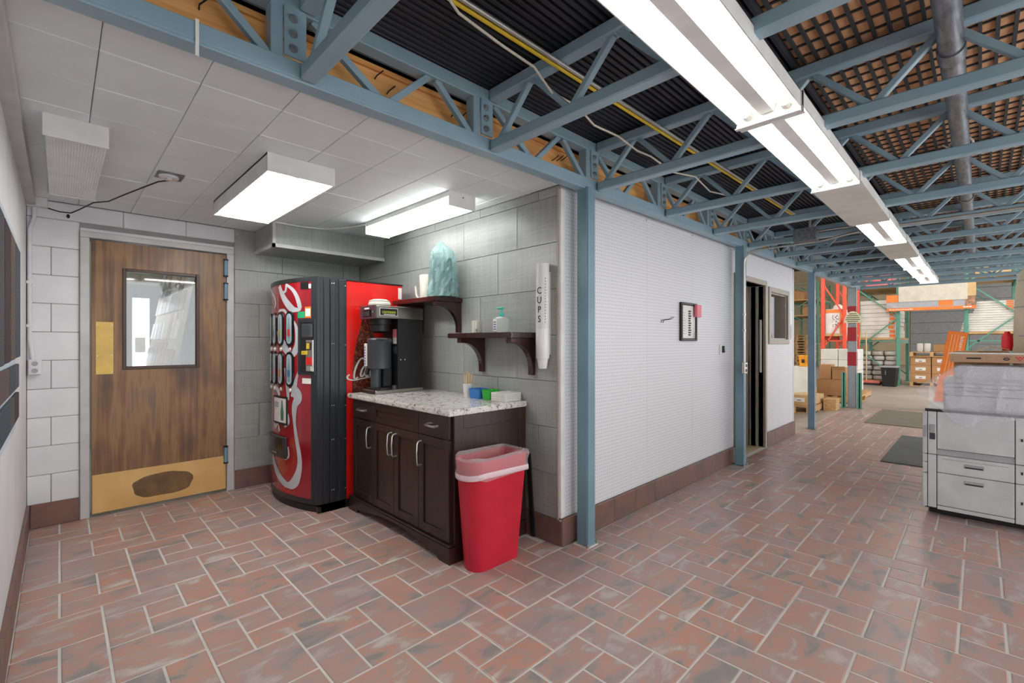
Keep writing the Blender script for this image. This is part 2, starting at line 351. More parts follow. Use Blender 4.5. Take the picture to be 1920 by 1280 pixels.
# grey tiles
wt = ob('wall_tiled', box(2.349, 2.50, 1.945, 4.9, 0, 2.42), GGROUT, kind='structure')
ROWS = [.165, .457, .765, 1.073, 1.38, 1.687, 1.995, 2.30, 2.365]
for r in range(len(ROWS)-1):
    z0, z1 = ROWS[r]+.0015, ROWS[r+1]-.0015; off = 2.529-.2033*(r-5); y = off-.61*6
    while y < 4.76:
        a, b = max(y, 1.94), min(y+.61, 4.748)
        if b-a > .015: ob('wall_tile', box(2.338, 2.352, a+.0015, b-.0015, z0, z1), GTILE, wt, bev=.0015)
        y += .61
    x = 1.13-.2033*(r % 3)-.2
    while x < 2.34:
        a, b = max(x, 1.13), min(x+.61, 2.336)
        if b-a > .015: ob('wall_tile', box(a+.0015, b-.0015, 4.745, 4.763, z0, z1), GTILE, wback, bev=.0015)
        x += .61
# soffit box in the corner above the vending machine
sof = ob('soffit', box(1.31, 2.337, 4.232, 4.744, 2.165, 2.364), GGROUT, kind='structure')
for a, b in ((1.31, 1.62), (1.62, 2.23), (2.23, 2.336)): ob('wall_tile', box(a+.001, b-.001, 4.22, 4.234, 2.178, 2.362), GTILE, sof)
ob('wall_tile', box(1.298, 1.312, 4.235, 4.743, 2.178, 2.362), GTILE, sof)
for a, b in ((1.3, 1.8), (1.8, 2.336)): ob('wall_tile', box(a+.001, b-.001, 4.235, 4.743, 2.152, 2.166), GTILE, sof)
m = MB(); m.box(1.290, 2.336, 4.208, 4.236, 2.146, 2.176); m.box(1.290, 1.312, 4.208, 4.744, 2.146, 2.176); m.box(1.290, 1.312, 4.208, 4.236, 2.176, 2.363)
ob('edge_trim', m, TRIMW, sof)
# baseboards
def basebd(name, along, a0, a1, face, z1=.165, step=.305, dep=.016, start=None):
    mk = (lambda p, q, d0, d1, z0, zz: box(p, q, d0, d1, z0, zz)) if along == 'x' else (lambda p, q, d0, d1, z0, zz: box(d0, d1, p, q, z0, zz))
    lo, hi = min(face), max(face); back = (lo+.010, hi) if face[0] == lo else (lo, hi-.010)
    r = ob(name, mk(a0, a1, back[0], back[1], 0, z1-.002), GROUT, kind='structure')
    p = start if start is not None else a0
    while p < a1-.02:
        q = min(p+step, a1)
        ob('base_tile', mk(max(p, a0)+.0015, q-.0015, lo, hi-.002 if face[0] == lo else hi, .001, z1), BASET, r, bev=.002); p = q
    return r
basebd('baseboard_left', 'y', -2.5, 4.735, (-.152, -.17), .17)
basebd('baseboard_back', 'x', -.15, .105, (4.735, 4.76), .17)
basebd('baseboard_back', 'x', 1.135, 2.33, (4.732, 4.76), .165, start=.95)
basebd('baseboard_tiled', 'y', 1.905, 4.73, (2.325, 2.349), .165, start=1.905)
basebd('baseboard_pegboard', 'x', 2.326, 5.41, (1.90, 1.925), .175)
basebd('baseboard_pegboard', 'x', 6.44, 7.69, (1.90, 1.925), .175)
# pegboard partition
wp = MB(); wp.box(2.352, 5.42, 1.935, 2.08, 0, 2.42); wp.box(5.42, 6.38, 1.935, 2.08, 2.05, 2.45)
wp.box(6.38, 6.60, 1.935, 2.08, 0, 2.45); wp.box(6.60, 7.36, 1.935, 2.08, 0, 1.38); wp.box(6.60, 7.36, 1.935, 2.08, 1.99, 2.45); wp.box(7.36, 7.69, 1.935, 2.08, 0, 2.47)
wpeg = ob('wall_pegboard', wp, WHITEP, kind='structure')
for a, b, z0, z1 in ((2.372, 3.45, .178, 2.33), (3.45, 4.30, .178, 2.345), (4.30, 5.30, .178, 2.355), (5.30, 5.37, .178, 2.36), (5.37, 6.44, 2.115, 2.37),
                     (6.44, 6.535, .178, 2.38), (6.535, 7.425, .178, 1.305), (6.535, 7.425, 2.06, 2.38), (7.425, 7.67, .178, 2.385)):
    ob('pegboard_panel', box(a+.0008, b-.0008, 1.925, 1.937, z0, z1), PEG, wpeg)
ob('trim_2', box(2.337, 2.374, 1.919, 1.942, .178, 2.34), WHITEM, kind='structure', bev=.003)
ob('trim_3', box(2.328, 2.338, 1.938, 1.95, .165, 2.36), TRIMB, kind='structure')
ob('trim_4', box(7.665, 7.70, 1.92, 2.09, .0, 2.40), WHITEM, kind='structure')
ob('wall_office', box(7.56, 7.69, 2.08, 4.8, 0, 2.6), WHITEP, kind='structure')
ob('wall_office', box(5.0, 7.56, 4.7, 4.8, 0, 2.6), OLIVE, kind='structure')
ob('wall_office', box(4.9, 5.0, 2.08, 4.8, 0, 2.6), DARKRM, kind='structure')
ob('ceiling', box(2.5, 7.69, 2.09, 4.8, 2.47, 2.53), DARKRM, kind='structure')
# office doorway and window frames
fr = T('trim_5', None, None, (5.9, 1.93, 0), kind='structure')
m = MB(); m.box(5.36, 5.42, 1.905, 2.10, 0, 2.05); m.box(6.38, 6.44, 1.905, 2.10, 0, 2.05); m.box(5.36, 6.44, 1.905, 2.10, 2.05, 2.11)
ob('casing', m, TRIMB, fr, bev=.003); ob('door_stop', box(6.362, 6.38, 1.99, 2.02, 0, 2.05), TRIMB, fr); ob('strike_strip', box(6.374, 6.379, 1.95, 1.975, .95, 1.62), PAPER, fr)
dr = T('door_2', None, None, (6.37, 2.11, 0), kind='structure')
ob('leaf', box(6.32, 6.362, 2.105, 2.90, .01, 2.03), mat('brown_door', (146, 122, 106), .5), dr, bev=.003)
h = MB(); h.tube([(6.31, 2.80, .98), (6.27, 2.80, .98)], .012); h.lathe([(.005, -.03), (.028, -.02), (.03, 0), (.02, .025), (.004, .03)], (6.255, 2.80, .98), 12); ob('door_knob', h, CHROME, dr, smooth=True)
wi = T('window_1', None, None, (6.98, 1.93, 1.3), kind='structure')
m = MB()
for a in ((6.535, 6.60, 1.31, 2.055), (7.36, 7.425, 1.31, 2.055), (6.60, 7.36, 1.31, 1.375), (6.60, 7.36, 1.99, 2.055)): m.box(a[0], a[1], 1.905, 1.937, a[2], a[3])
ob('window_frame', m, TRIMB, wi, bev=.004)
m = MB()
for a in ((6.60, 6.615, 1.375, 1.99), (7.345, 7.36, 1.375, 1.99), (6.615, 7.345, 1.375, 1.39), (6.615, 7.345, 1.975, 1.99)): m.box(a[0], a[1], 1.94, 2.079, a[2], a[3])
ob('window_reveal', m, TRIMB, wi); ob('pane', box(6.615, 7.345, 1.995, 2.0, 1.39, 1.975), PANE, wi)
# main door
df = T('trim_6', None, None, (.615, 4.75, 0), kind='structure')
ob('jamb', box(.108, .162, 4.728, 4.90, 0, 2.125), TRIMW, df, bev=.004); ob('jamb', box(1.068, 1.126, 4.728, 4.90, 0, 2.125), TRIMW, df, bev=.004)
ob('head', box(.108, 1.126, 4.726, 4.90, 2.125, 2.172), TRIMW, df, bev=.004)
d1 = T('door_1', None, None, (.615, 4.76, 0), kind='structure')
m = MB(); m.box(.174, .365, 4.74, 4.785, .022, 2.112); m.box(.852, 1.064, 4.74, 4.785, .022, 2.112); m.box(.365, .852, 4.74, 4.785, 1.905, 2.112); m.box(.365, .852, 4.74, 4.785, .022, 1.128)
leaf = ob('leaf', m, DOORW, d1)
m = MB()
for a in ((.353, .377, 1.116, 1.917), (.840, .864, 1.116, 1.917), (.377, .840, 1.116, 1.140), (.377, .840, 1.893, 1.917)): m.box(a[0], a[1], 4.732, 4.793, a[2], a[3])
ob('glazing_bead', m, mat('dark_bead', (72, 46, 30), .4), d1, bev=.003); ob('pane', box(.377, .840, 4.76, 4.764, 1.14, 1.893), PANE, d1)
pp = ob('push_plate', box(.196, .300, 4.7365, 4.7405, 1.085, 1.490), BRASS, d1, bev=.001)
for zz in (1.105, 1.23, 1.35, 1.47):
    for xx in (.206, .290): ob('screw', MB().tube([(xx, 4.7355, zz), (xx, 4.739, zz)], .005, 6), BOLT, pp)
kp = ob('kick_plate', box(.176, 1.062, 4.736, 4.7405, .024, .318), KICK, d1, bev=.001)
m = MB(); ring = []
for k in range(32):
    a = 2*math.pi*k/32; rr = 1+.025*math.sin(5*a)+.02*math.sin(9*a+1); ring.append((.615+.20*rr*math.copysign(abs(math.cos(a))**.75, math.cos(a)), .165+.092*rr*math.copysign(abs(math.sin(a))**.75, math.sin(a))))
m.extr(ring, 'xz', 4.7352, 4.7362); ob('scuffed_patch', m, STAINB, kp)
for zz in (1.995, 1.785, .33):
    hg = ob('hinge', MB().tube([(1.060, 4.727, zz-.075), (1.060, 4.727, zz+.075)], .0165, 12), STEELD, d1, smooth=True)
    m = MB(); m.lathe([(.019, -.078), (.019, -.066)], (1.060, 4.727, zz), 12); m.lathe([(.019, .066), (.019, .078)], (1.060, 4.727, zz), 12); ob('hinge_cap', m, BLACK, hg)
# room seen through the door window
ob('wall_backroom', box(-.5, 3.4, 7.9, 8.05, 0, 2.7), OLIVE, kind='structure'); ob('wall_backroom', box(1.08, 1.2, 4.91, 7.9, 0, 2.65), OLIVE, kind='structure')
ob('wall_backroom', box(-.6, -.45, 4.91, 7.9, 0, 2.7), OLIVE, kind='structure')
ob('ceiling', box(-.6, 3.4, 4.91, 8.05, 2.65, 2.72), CEILP, kind='structure')
lf = T('strip_light', 'bare fluorescent strip light seen through the door window', 'light', (.9, 6.4, 2.5))
ob('housing', box(-.2, 1.0, 6.36, 6.44, 2.55, 2.65), WHITEM, lf); ob('tube', MB().tube([(-.18, 6.4, 2.53), (.98, 6.4, 2.53)], .02, 10), TUBE, lf, smooth=True)
xd = T('exit_door', 'dark framed glass door with bright pane beyond the wooden door', 'door', (.75, 7.88, 0))
m = MB(); m.box(.40, .68, 7.80, 7.89, 0, 2.1); m.box(.86, 1.02, 7.80, 7.89, 0, 2.1); m.box(.68, .86, 7.80, 7.89, 1.92, 2.1); m.box(.68, .86, 7.80, 7.89, 0, .25); ob('frame', m, CHAR, xd)
ob('pane', box(.68, .86, 7.84, 7.85, .25, 1.92), emit('daylit_pane', (.95, .97, 1), 1.1), xd); ob('notice', box(.71, .82, 7.83, 7.838, 1.2, 1.4), PAPER, xd)
sb = T('sample_display', 'leaning display board covered with wall tile samples behind the door window', 'display board', (.8, 6.6, 0))
m = MB(); m.box(-.035, .0, -.95, .95, 0, 2.25); m.xf(Matrix.Translation((.66, 6.6, .02)) @ Matrix.Rotation(math.radians(9.5), 4, 'Y')); ob('board', m, OFFW, sb)
cols = [mat('sample_%d' % k, c, .3) for k, c in enumerate(((204, 190, 176), (136, 124, 114), (222, 220, 216), (98, 90, 86), (176, 158, 138)))]
for r in range(7):
    y = -.92
    while y < .85:
        wd = random.uniform(.12, .34); m = box(-.05, -.036, y, min(y+wd, .92), .12+r*.31, .12+r*.31+random.choice((.2, .28)))
        m.xf(Matrix.Translation((.66, 6.6, .02)) @ Matrix.Rotation(math.radians(9.5), 4, 'Y'))
        ob('tile_sample', m, random.choice(cols), sb); y += wd+.03
# ---------------------------------------------------------------- warehouse shell
wf = ob('wall_far', box(36, 36.2, -6, 12.2, 0, 6.4), BEIGEW, kind='structure')
for r in range(14):
    y = 3.0+(.4 if r % 2 else 0)
    while y < 11: ob('block', box(35.985, 36.001, y+.008, y+.79, r*.4+.008, r*.4+.392), BEIGEW, wf); y += .8
rd = T('door_3', None, None, (35.9, .6, 0), kind='structure')
for k in range(9): ob('door_panel', box(35.9, 35.97, -3.6, 2.9, k*.62+.006, k*.62+.614), GREYDOOR, rd, bev=.01)
ob('wall_warehouse', box(7.6, 36.2, 12.0, 12.2, 0, 6.4), BEIGEW, kind='structure')
DRF = mat('dark_roof', (70, 70, 72), .7)
ob('ceiling', box(12.35, 36.2, -6, 12.2, 6.2, 6.35), DRF, kind='structure'); ob('ceiling', box(7.7, 12.35, 2.4, 12.2, 6.2, 6.35), DRF, kind='structure')
for k, (x, y) in enumerate(((14.2, 1.0), (14.2, 5.2), (17.2, 5.4), (24.5, 1.0), (22.5, 6.2), (9.6, 4.6), (30, 1.0), (17.0, 0.4), (28, 7.5))):  # out-of-view lamps added to brighten the warehouse
    t = T('added_bay_lamp', 'unseen round lamp added under the roof to light the warehouse, ' + ORD[k] + ' of its kind', 'lamp', (x, y, 5.5), 'added warehouse lamps')
    ob('reflector', MB().lathe([(.08, .35), (.12, .3), (.28, .0), (.27, .0), (.10, .28)], (x, y, 5.5), 18, cap=False), GALV, t, smooth=True)
    ob('bulb', MB().lathe([(.02, .02), (.16, .04), (.2, .09), (.1, .2), (.03, .26)], (x, y, 5.5), 14), BAYL, t, smooth=True)
    ob('hanger', MB().tube([(x, y, 5.83), (x, y, 6.2)], .01, 6), GALV, t)
# ---------------------------------------------------------------- roof deck, girder, joists, columns
K = .012
def zr(x): return K*(x-.65)
ZB, ZT = 2.31, 2.635                              # underside and top of the trusses at x = .65
deck = ob('ceiling', box(-2.4, 12.3, -3.4, 2.3, ZT+.030, ZT+.09).shear(), DECKW, kind='structure')
m = MB(); y = .62
while y < 2.2:
    m.add([(-2.3,y,ZT+.028),(-2.3,y+.010,ZT+.004),(-2.3,y+.024,ZT+.004),(-2.3,y+.034,ZT+.028),(12.2,y,ZT+.028),(12.2,y+.010,ZT+.004),(12.2,y+.024,ZT+.004),(12.2,y+.034,ZT+.028)],
          [(0,1,5,4),(1,2,6,5),(2,3,7,6)]); y += .0342
m.box(-2.3, 12.2, .62, 2.2, ZT+.026, ZT+.031); ob('corrugation', m.shear(), DECKB, deck, kind='stuff')
m = MB(); y = -3.3
while y < .62: m.box(-2.3, 12.2, y, y+.013, ZT+.014, ZT+.031); y += .054
ob('deck_rib', m.shear(), DECKR, deck, kind='stuff')
m = MB(); x = -2.3
while x < 12.2: m.box(x, x+.010, -3.3, .62, ZT+.022, ZT+.031); x += .098
ob('deck_cross_bar', m.shear(), DECKR, deck, kind='stuff')
JX = [.67+.95*i for i in range(-1, 13)]
gd = T('girder', 'long blue open-web steel girder along the pegboard line carrying the joists', 'girder', (5.6, 1.82, ZB))
def chord(y0, y1, z0, z1, x0=-1.2, x1=12.15): return box(x0, x1, y0, y1, z0, z1).shear()
m = MB()
for bx_ in (box(-1.2, 12.15, 1.795, 1.803, ZB+.012, ZB+.075), box(-1.2, 12.15, 1.795, 1.87, ZB, ZB+.012), box(-1.2, 12.15, 1.803, 1.87, ZB+.068, ZB+.075), box(-1.2, 12.15, 1.862, 1.87, ZB+.012, ZB+.068)): m.add(bx_.v, bx_.f)
ob('bottom_chord', m.shear(), STEEL, gd, bev=.003)
m = MB(); m.box(-1.2, 12.15, 1.795, 1.865, ZT-.065, ZT); ob('top_chord', m.shear(), STEEL, gd, bev=.004)
for i in range(len(JX)-1):
    a, b = JX[i]+.03, JX[i+1]-.125; L = b-a
    zb = lambda x: ZB+zr(x)+.07
    zt = lambda x: ZT+zr(x)-.06
    pr_ = ((0, 1, .36, 0), (.42, 0, .68, 1), (.73, 1, 1.0, 0))
    for s0, t0, s1, t1 in pr_:
        x0, x1 = a+L*s0, a+L*s1
        ob('diagonal', MB().bar((x0, 1.825, zt(x0) if t0 else zb(x0)), (x1, 1.825, zt(x1) if t1 else zb(x1)), .03, .03, (0, 1, 0)), STEEL, gd, bev=.003)
for x in JX:
    ob('post', MB().box(x-.125, x-.082, 1.797, 1.86, ZB+.07+zr(x), ZT-.06+zr(x)), STEEL, gd, bev=.003)
for i, x in enumerate(JX):
    lab = ('blue open-web roof joist bolted to the girder, ' + ORD[i-1] + ' of the row counted from the camera') if i else 'blue open-web roof joist just above the camera, nearest of the row'
    j = T('roof_joist', lab, 'joist', (x, 1.78, ZB+zr(x)), 'blue roof joists'); z0 = ZB+zr(x)+.004; z1 = ZT+zr(x)
    m = MB(); m.box(x-.028, x+.032, -3.3, 1.782, z0, z0+.055); ob('bottom_chord', m, STEEL, j, bev=.006)
    m = MB(); m.box(x-.028, x+.032, -3.3, 1.79, z1-.06, z1); ob('top_chord', m, STEEL, j, bev=.006)
    ys = 1.745; up = True
    while ys > -3.0:
        ye = ys-.235; p, q = (x+.002, ys-.01, z0+.05), (x+.002, ye+.015, z1-.055)
        if not up: p, q = (x+.002, ys-.015, z1-.055), (x+.002, ye+.01, z0+.05)
        ob('web_bar', MB().bar(p, q, .028, .030, (1, 0, 0)), STEEL, j, bev=.003); ys = ye; up = not up
    ep = ob('end_plate', MB().box(x-.082, x-.004, 1.788, 1.797, z0+.075, z1-.062), STEEL, j)
    if i < 8:
        for k in range(3):
            zz = z0+.105+k*.055; m = MB(); m.tube([(x-.052, 1.789, zz), (x-.052, 1.784, zz)], .016, 12); m.tube([(x-.052, 1.784, zz), (x-.052, 1.773, zz)], .011, 6); ob('bolt', m, BOLT, ep)
for k, (x, lab) in enumerate(((2.474, 'teal blue steel column at the pegboard corner, scuffed near its base'), (5.265, 'blue steel column beside the office doorway with conduit on its side'), (8.27, 'slim blue steel column past the end of the pegboard wall'))):
    ztop = ZB+zr(x)+.01
    t = T('steel_column', lab, 'column', (x, 1.82, 0), 'blue steel columns')
    m = MB(); m.box(x-.044, x+.044, 1.777, 1.865, .006, ztop); ob('shaft', m, COLM if k < 2 else STEELD, t, bev=.006, seg=2)
    ob('base_plate', box(x-.055, x+.062, 1.768, 1.885, 0, .008), GROUT if k == 0 else COLM, t)
    b = MB(); b.lathe([(.012, 0), (.012, .012), (.006, .013), (.006, .022)], (x-.049, 1.772, .008), 8); b.lathe([(.010, 0), (.010, .012), (.006, .013), (.006, .022)], (x+.056, 1.775, .008), 8); ob('anchor_bolt', b, BOLT, t)
x = 11.55
t = T('steel_column', 'grey column wrapped with red reflective bands and a domed sign', 'column', (x, 1.83, 0))
ob('shaft', box(x-.07, x+.07, 1.76, 1.90, 0, ZB+zr(x)+.01), GREYC, t, bev=.008, seg=2)
for zz, zq in ((1.95, 2.07), (1.36, 1.64), (.86, 1.14)): ob('reflective_band', box(x-.073, x+.073, 1.757, 1.903, zz, zq), REDP, t)
sg = T('dome_sign', 'cream dome shaped sign with lines of black lettering on the banded column', 'sign', (x-.09, 1.81, 1.70))
m = MB(); m.extr([(1.81+.145*math.cos(math.pi*k/16), 1.73+.235*math.sin(math.pi*k/16)) for k in range(17)], 'yz', x-.10, x-.085); ob('plate', m, mat('cream_sign', (218, 210, 172), .5), sg)
for k, (n, wd) in enumerate(((0, .06), (1, .09), (2, .11), (3, .12), (4, .09))):
    ob('lettering', box(x-.1015, x-.0995, 1.81-wd, 1.81+wd, 1.905-k*.038, 1.918-k*.038), INK, sg)
for s in (-1, 1):
    g = T('post_guard', ('green steel guard rail leaning on the left of the banded column' if s > 0 else 'green steel guard rail on the right of the banded column'), 'guard', (x-.06, 1.83+s*.13, 0))
    m = MB(); m.box(x-.10, x-.02, 1.83+s*.13-.012, 1.83+s*.13+.012, .01, .72); m.box(x-.10, x-.088, 1.83+s*.13-.04, 1.83+s*.13+.04, .01, .72); ob('upright', m, RACKG, g, bev=.003)
    ob('foot', box(x-.13, x+.01, 1.83+s*.13-.05, 1.83+s*.13+.05, 0, .012), RACKG, g)
# timber fascia behind the girder
fa = T('timber_fascia', 'rough orange timber fascia boards with bent nails behind the blue girder', 'fascia', (3, 1.93, 2.40))
ob('board', MB().box(-1.0, 5.5, 1.925, 1.96, ZB+.132, ZB+.245).shear(), TIMBER, fa); ob('upper_board', MB().box(-1.0, 5.5, 1.915, 1.95, ZB+.248, ZB+.270).shear(), TIMBER, fa)
m = MB(); m.box(-1.0, 12, 1.965, 1.975, ZB+.103, ZT-.004); ob('tar_paper', m.shear(), BLACK, fa)
m = MB(); m.box(5.5, 12, 1.93, 1.96, ZB+.132, ZB+.2); ob('board', m.shear(), TIMBER, fa)
for x in (.35, .62, 1.02, 1.08, 1.45, 1.52, 2.25, 2.3, 2.34, 3.0):
    zz = ZB+zr(x)+random.uniform(.15, .22); ob('nail', MB().tube([(x, 1.93, zz), (x-.004, 1.90, zz+.004), (x+.02, 1.885, zz+.03)], .003, 5), BLACK, fa)
tie = ob('cable_tie', MB().box(.315, .325, 1.789, 1.794, ZB-.045, ZB+.075), PAPER, label='white plastic tie hanging from the girder above the ceiling edge', cat='cable tie')
# pipe, gas line, cables
pp = T('drain_pipe', 'large grey metal drain pipe threading through the roof joists', 'pipe', (4, .085, 2.49))
ob('barrel', MB().tube([(.2, .085, 2.525), (9.2, .085, 2.525+.1)], .041, 20), GALV, pp, smooth=True)
for x in (2.62, 5.55): ob('coupling', MB().tube([(x, .085, 2.525+.011*(x-.2)), (x+.10, .085, 2.525+.011*(x+.1-.2))], .047, 20), GALV, pp, smooth=True)
st = MB(); st.tube([(4.05+.0*k, .085+.055*math.cos(a), 2.566+.055*math.sin(a)) for k, a in enumerate([i*2*math.pi/16 for i in range(17)])], .007, 6); st.tube([(4.05, .14, 2.57), (4.05, .17, 2.60)], .006, 6)
ob('pipe_strap', st, PAPER, pp)
ob('conduit_run', MB().tube([(.2, 1.318, ZT-.072), (5.5, 1.305, ZT-.072+zr(5.6))], .0095, 10), CONDUIT, label='straight silver conduit strapped under the joists beside a yellow line', cat='conduit', smooth=True)
ob('gas_line', MB().tube([(.2, 1.338, ZT-.080), (5.3, 1.325, ZT-.080+zr(5.5))], .0085, 10), YEL, label='bright yellow line running along the silver conduit', cat='cable', smooth=True)
cab = [(.55, 1.27, 2.56), (.93, 1.29, 2.54), (1.02, 1.31, 2.51), (1.24, 1.32, 2.50), (1.45, 1.34, 2.51), (1.60, 1.37, 2.47), (1.83, 1.40, 2.50), (2.0, 1.42, 2.47), (2.26, 1.44, 2.50), (2.45, 1.43, 2.47), (2.63, 1.44, 2.49), (2.9, 1.43, 2.46), (3.2, 1.41, 2.50), (3.5, 1.43, 2.47), (3.9, 1.42, 2.52)]
ob('loose_cable', MB().tube(cab, .0055, 6), CREAMC, label='cream cable sagging loosely across the joists near the gas line', cat='cable', smooth=True)
cn = T('conduit', 'silver conduit bending down the second column to an outlet box', 'conduit', (5.215, 1.765, 1.0))
pts = [(5.205, 1.765, 1.10), (5.205, 1.765, 2.18)]+[(5.205, 1.765-.12*(1-math.cos(a)), 2.18+.12*math.sin(a)) for a in (.3, .6, .9, 1.2, 1.5)]+[(5.205, 1.30, 2.302), (5.205, 1.08, 2.302), (5.205, .775, 2.345)]
ob('tube', MB().tube(pts, .011, 10), CONDUIT, cn, smooth=True); ob('tube', MB().tube([(5.205, .495, 2.352), (5.205, -.8, 2.352)], .011, 10), CONDUIT, cn, smooth=True)
for zz in (1.45, 1.62): ob('clip', box(5.188, 5.222, 1.752, 1.778, zz, zz+.02), CONDUIT, cn)
oc = T('outlet_box', 'metal double outlet box on the second blue column', 'outlet', (5.19, 1.765, 1.0))
ob('box', box(5.165, 5.24, 1.742, 1.7768, 1.0, 1.12), CONDUIT, oc, bev=.005)
for zz in (1.035, 1.085): ob('receptacle', MB().lathe([(.018, 0), (.018, .004)], (0, 0, 0), 14).xf(Matrix.Translation((5.202, 1.742, zz)) @ Matrix.Rotation(math.pi/2, 4, 'X')), BLACK, oc)
jb = T('junction_box', 'grey metal junction box hung under the joists near the second column', 'electrical box', (5.2, 1.2, 2.32))
ob('box', box(5.13, 5.26, 1.10, 1.28, 2.318, 2.43), GALV, jb, bev=.004); ob('cover', box(5.122, 5.131, 1.095, 1.285, 2.314, 2.434), GALV, jb); ob('nipple', MB().tube([(5.2, 1.16, 2.43), (5.2, 1.16, 2.56)], .011, 8), CONDUIT, jb)
ob('conduit_tube', MB().tube([(5.2, 1.098, 2.40), (5.2, .775, 2.40)], .009, 8), CONDUIT, jb)
# ---------------------------------------------------------------- fluorescent row
def open_fixture(x0, x1, label, y0=.51, y1=.755):
    zb = 2.256+zr((x0+x1)/2); zt = zb+.086; yc = (y0+y1)/2
    t = T('fluorescent_fixture', label, 'light fixture', ((x0+x1)/2, yc, zb), 'fluorescent row')
    m = MB(); m.box(x0, x1, y0, y1, zt-.004, zt); m.box(x0, x1, y0, y0+.004, zb+.024, zt); m.box(x0, x1, y1-.004, y1, zb+.024, zt)
    ob('reflector', m, WHITEM, t)
    m = MB(); m.extr([(yc-.045, zt-.004), (yc+.045, zt-.004), (yc+.026, zb+.034), (yc-.026, zb+.034)], 'yz', x0+.01, x1-.01); ob('ballast_cover', m, WHITEM, t)
    for s in (-1, 1):
        yy = yc+s*.075; tb = ob('tube', MB().tube([(x0+.035, yy, zb+.046), (x1-.035, yy, zb+.046)], .0185, 14), TUBE, t, smooth=True)
        for xx, d in ((x0+.02, 1), (x1-.02, -1)): ob('end_cap', MB().tube([(xx-d*.016, yy, zb+.046), (xx+d*.02, yy, zb+.046)], .0195, 14), OFFW, tb, smooth=True)
    for xx, d in ((x0, 1), (x1, -1)):
        m = MB(); m.box(min(xx, xx+d*.003), max(xx, xx+d*.003), y0-.002, y1+.002, zb, zt)
        m.box(min(xx, xx+d*.022), max(xx, xx+d*.022), y0-.002, y1+.002, zb-.003, zb+.001); ep = ob('end_plate', m, WHITEM, t)
        for yy in (y0+.025, y1-.025): ob('screw', MB().tube([(xx+d*.003, yy, zb+.014), (xx+d*.006, yy, zb+.014)], .004, 6), BOLT, ep)
    return t
def blank_fixture(x0, x1, label, y0=.505, y1=.76):
    zb = 2.262+zr((x0+x1)/2)
    t = T('fixture_cover', label, 'light fixture', ((x0+x1)/2, (y0+y1)/2, zb), 'fluorescent row')
    ob('channel', box(x0, x1, y0, y1, zb+.002, zb+.072), WHITEM, t, bev=.004); ob('bottom_cover', box(x0+.002, x1-.002, y0-.003, y1+.003, zb-.002, zb+.004), OFFW, t)
    m = MB(); m.box(x0-.002, x0+.001, y0+.03, y1-.03, zb+.01, zb+.06); ob('end_cap', m, COPG, t)
open_fixture(-.42, .84, 'open two-tube fluorescent fixture above the camera')
open_fixture(.89, 2.14, 'open two-tube fluorescent fixture nearest the camera in the ceiling row')
open_fixture(2.18, 3.43, 'second open two-tube fluorescent fixture in the ceiling row')
blank_fixture(3.46, 4.70, 'closed grey-white cover between the lit fixtures, larger one')
open_fixture(4.74, 5.95, 'third open two-tube fluorescent fixture, past the large closed cover')
blank_fixture(5.98, 7.18, 'smaller closed cover further along the fluorescent row')
open_fixture(7.22, 8.44, 'fourth open two-tube fluorescent fixture, past the smaller closed cover')
open_fixture(8.48, 9.68, 'fifth open two-tube fluorescent fixture far along the row')
open_fixture(9.72, 10.9, 'last open two-tube fluorescent fixture at the far end of the row')
# ---------------------------------------------------------------- nook light fixtures
t = T('fluorescent_fixture', 'wide white four-tube fluorescent fixture on the low ceiling, lit', 'light fixture', (.985, 3.3, 2.26), 'low ceiling fixtures')
m = MB(); m.box(.80, 1.17, 2.70, 3.91, 2.350, 2.364); m.box(.80, .806, 2.70, 3.91, 2.262, 2.36); m.box(1.164, 1.17, 2.70, 3.91, 2.262, 2.36); m.box(.80, 1.17, 2.695, 2.701, 2.258, 2.36); m.box(.80, 1.17, 3.905, 3.911, 2.258, 2.36)
ob('housing', m, WHITEM, t); m = MB(); m.extr([(.95, 2.35), (1.02, 2.35), (1.0, 2.29), (.97, 2.29)], 'xz', 2.71, 3.89); ob('ballast_cover', m, WHITEM, t)
for xx in (.845, .915, 1.055, 1.125):
    ob('tube', MB().tube([(xx, 2.725, 2.285), (xx, 3.885, 2.285)], .018, 12), TUBE2, t, smooth=True); ob('socket', box(xx-.016, xx+.016, 3.885, 3.9, 2.262, 2.30), OFFW, t); 
t = T('fluorescent_fixture', 'lit fluorescent fixture with a glowing lens beside the grey tiled wall', 'light fixture', (1.99, 3.1, 2.26), 'low ceiling fixtures')
ob('housing', box(1.885, 2.105, 2.525, 3.71, 2.325, 2.364), WHITEM, t, bev=.003); ob('end_cap', box(1.88, 2.11, 2.519, 2.526, 2.262, 2.364), WHITEM, t); ob('end_cap', box(1.88, 2.11, 3.709, 3.716, 2.262, 2.364), WHITEM, t)
ob('lens', MB().extr([(1.886, 2.327), (1.886, 2.275), (1.895, 2.266), (2.095, 2.266), (2.104, 2.275), (2.104, 2.327)], 'xz', 2.527, 3.708), LENSE, t)
ob('screw', MB().tube([(2.0, 2.519, 2.335), (2.0, 2.516, 2.335)], .007, 8), BOLT, t)
t = T('fluorescent_fixture', 'unlit white fluorescent fixture with a ribbed lens near the left wall', 'light fixture', (.055, 3.5, 2.26), 'low ceiling fixtures')
ob('housing', box(-.05, .165, 2.95, 4.10, 2.335, 2.364), WHITEM, t); ob('end_cap', box(-.055, .170, 2.944, 2.951, 2.262, 2.364), WHITEM, t); ob('end_cap', box(-.055, .170, 4.099, 4.106, 2.262, 2.364), WHITEM, t)
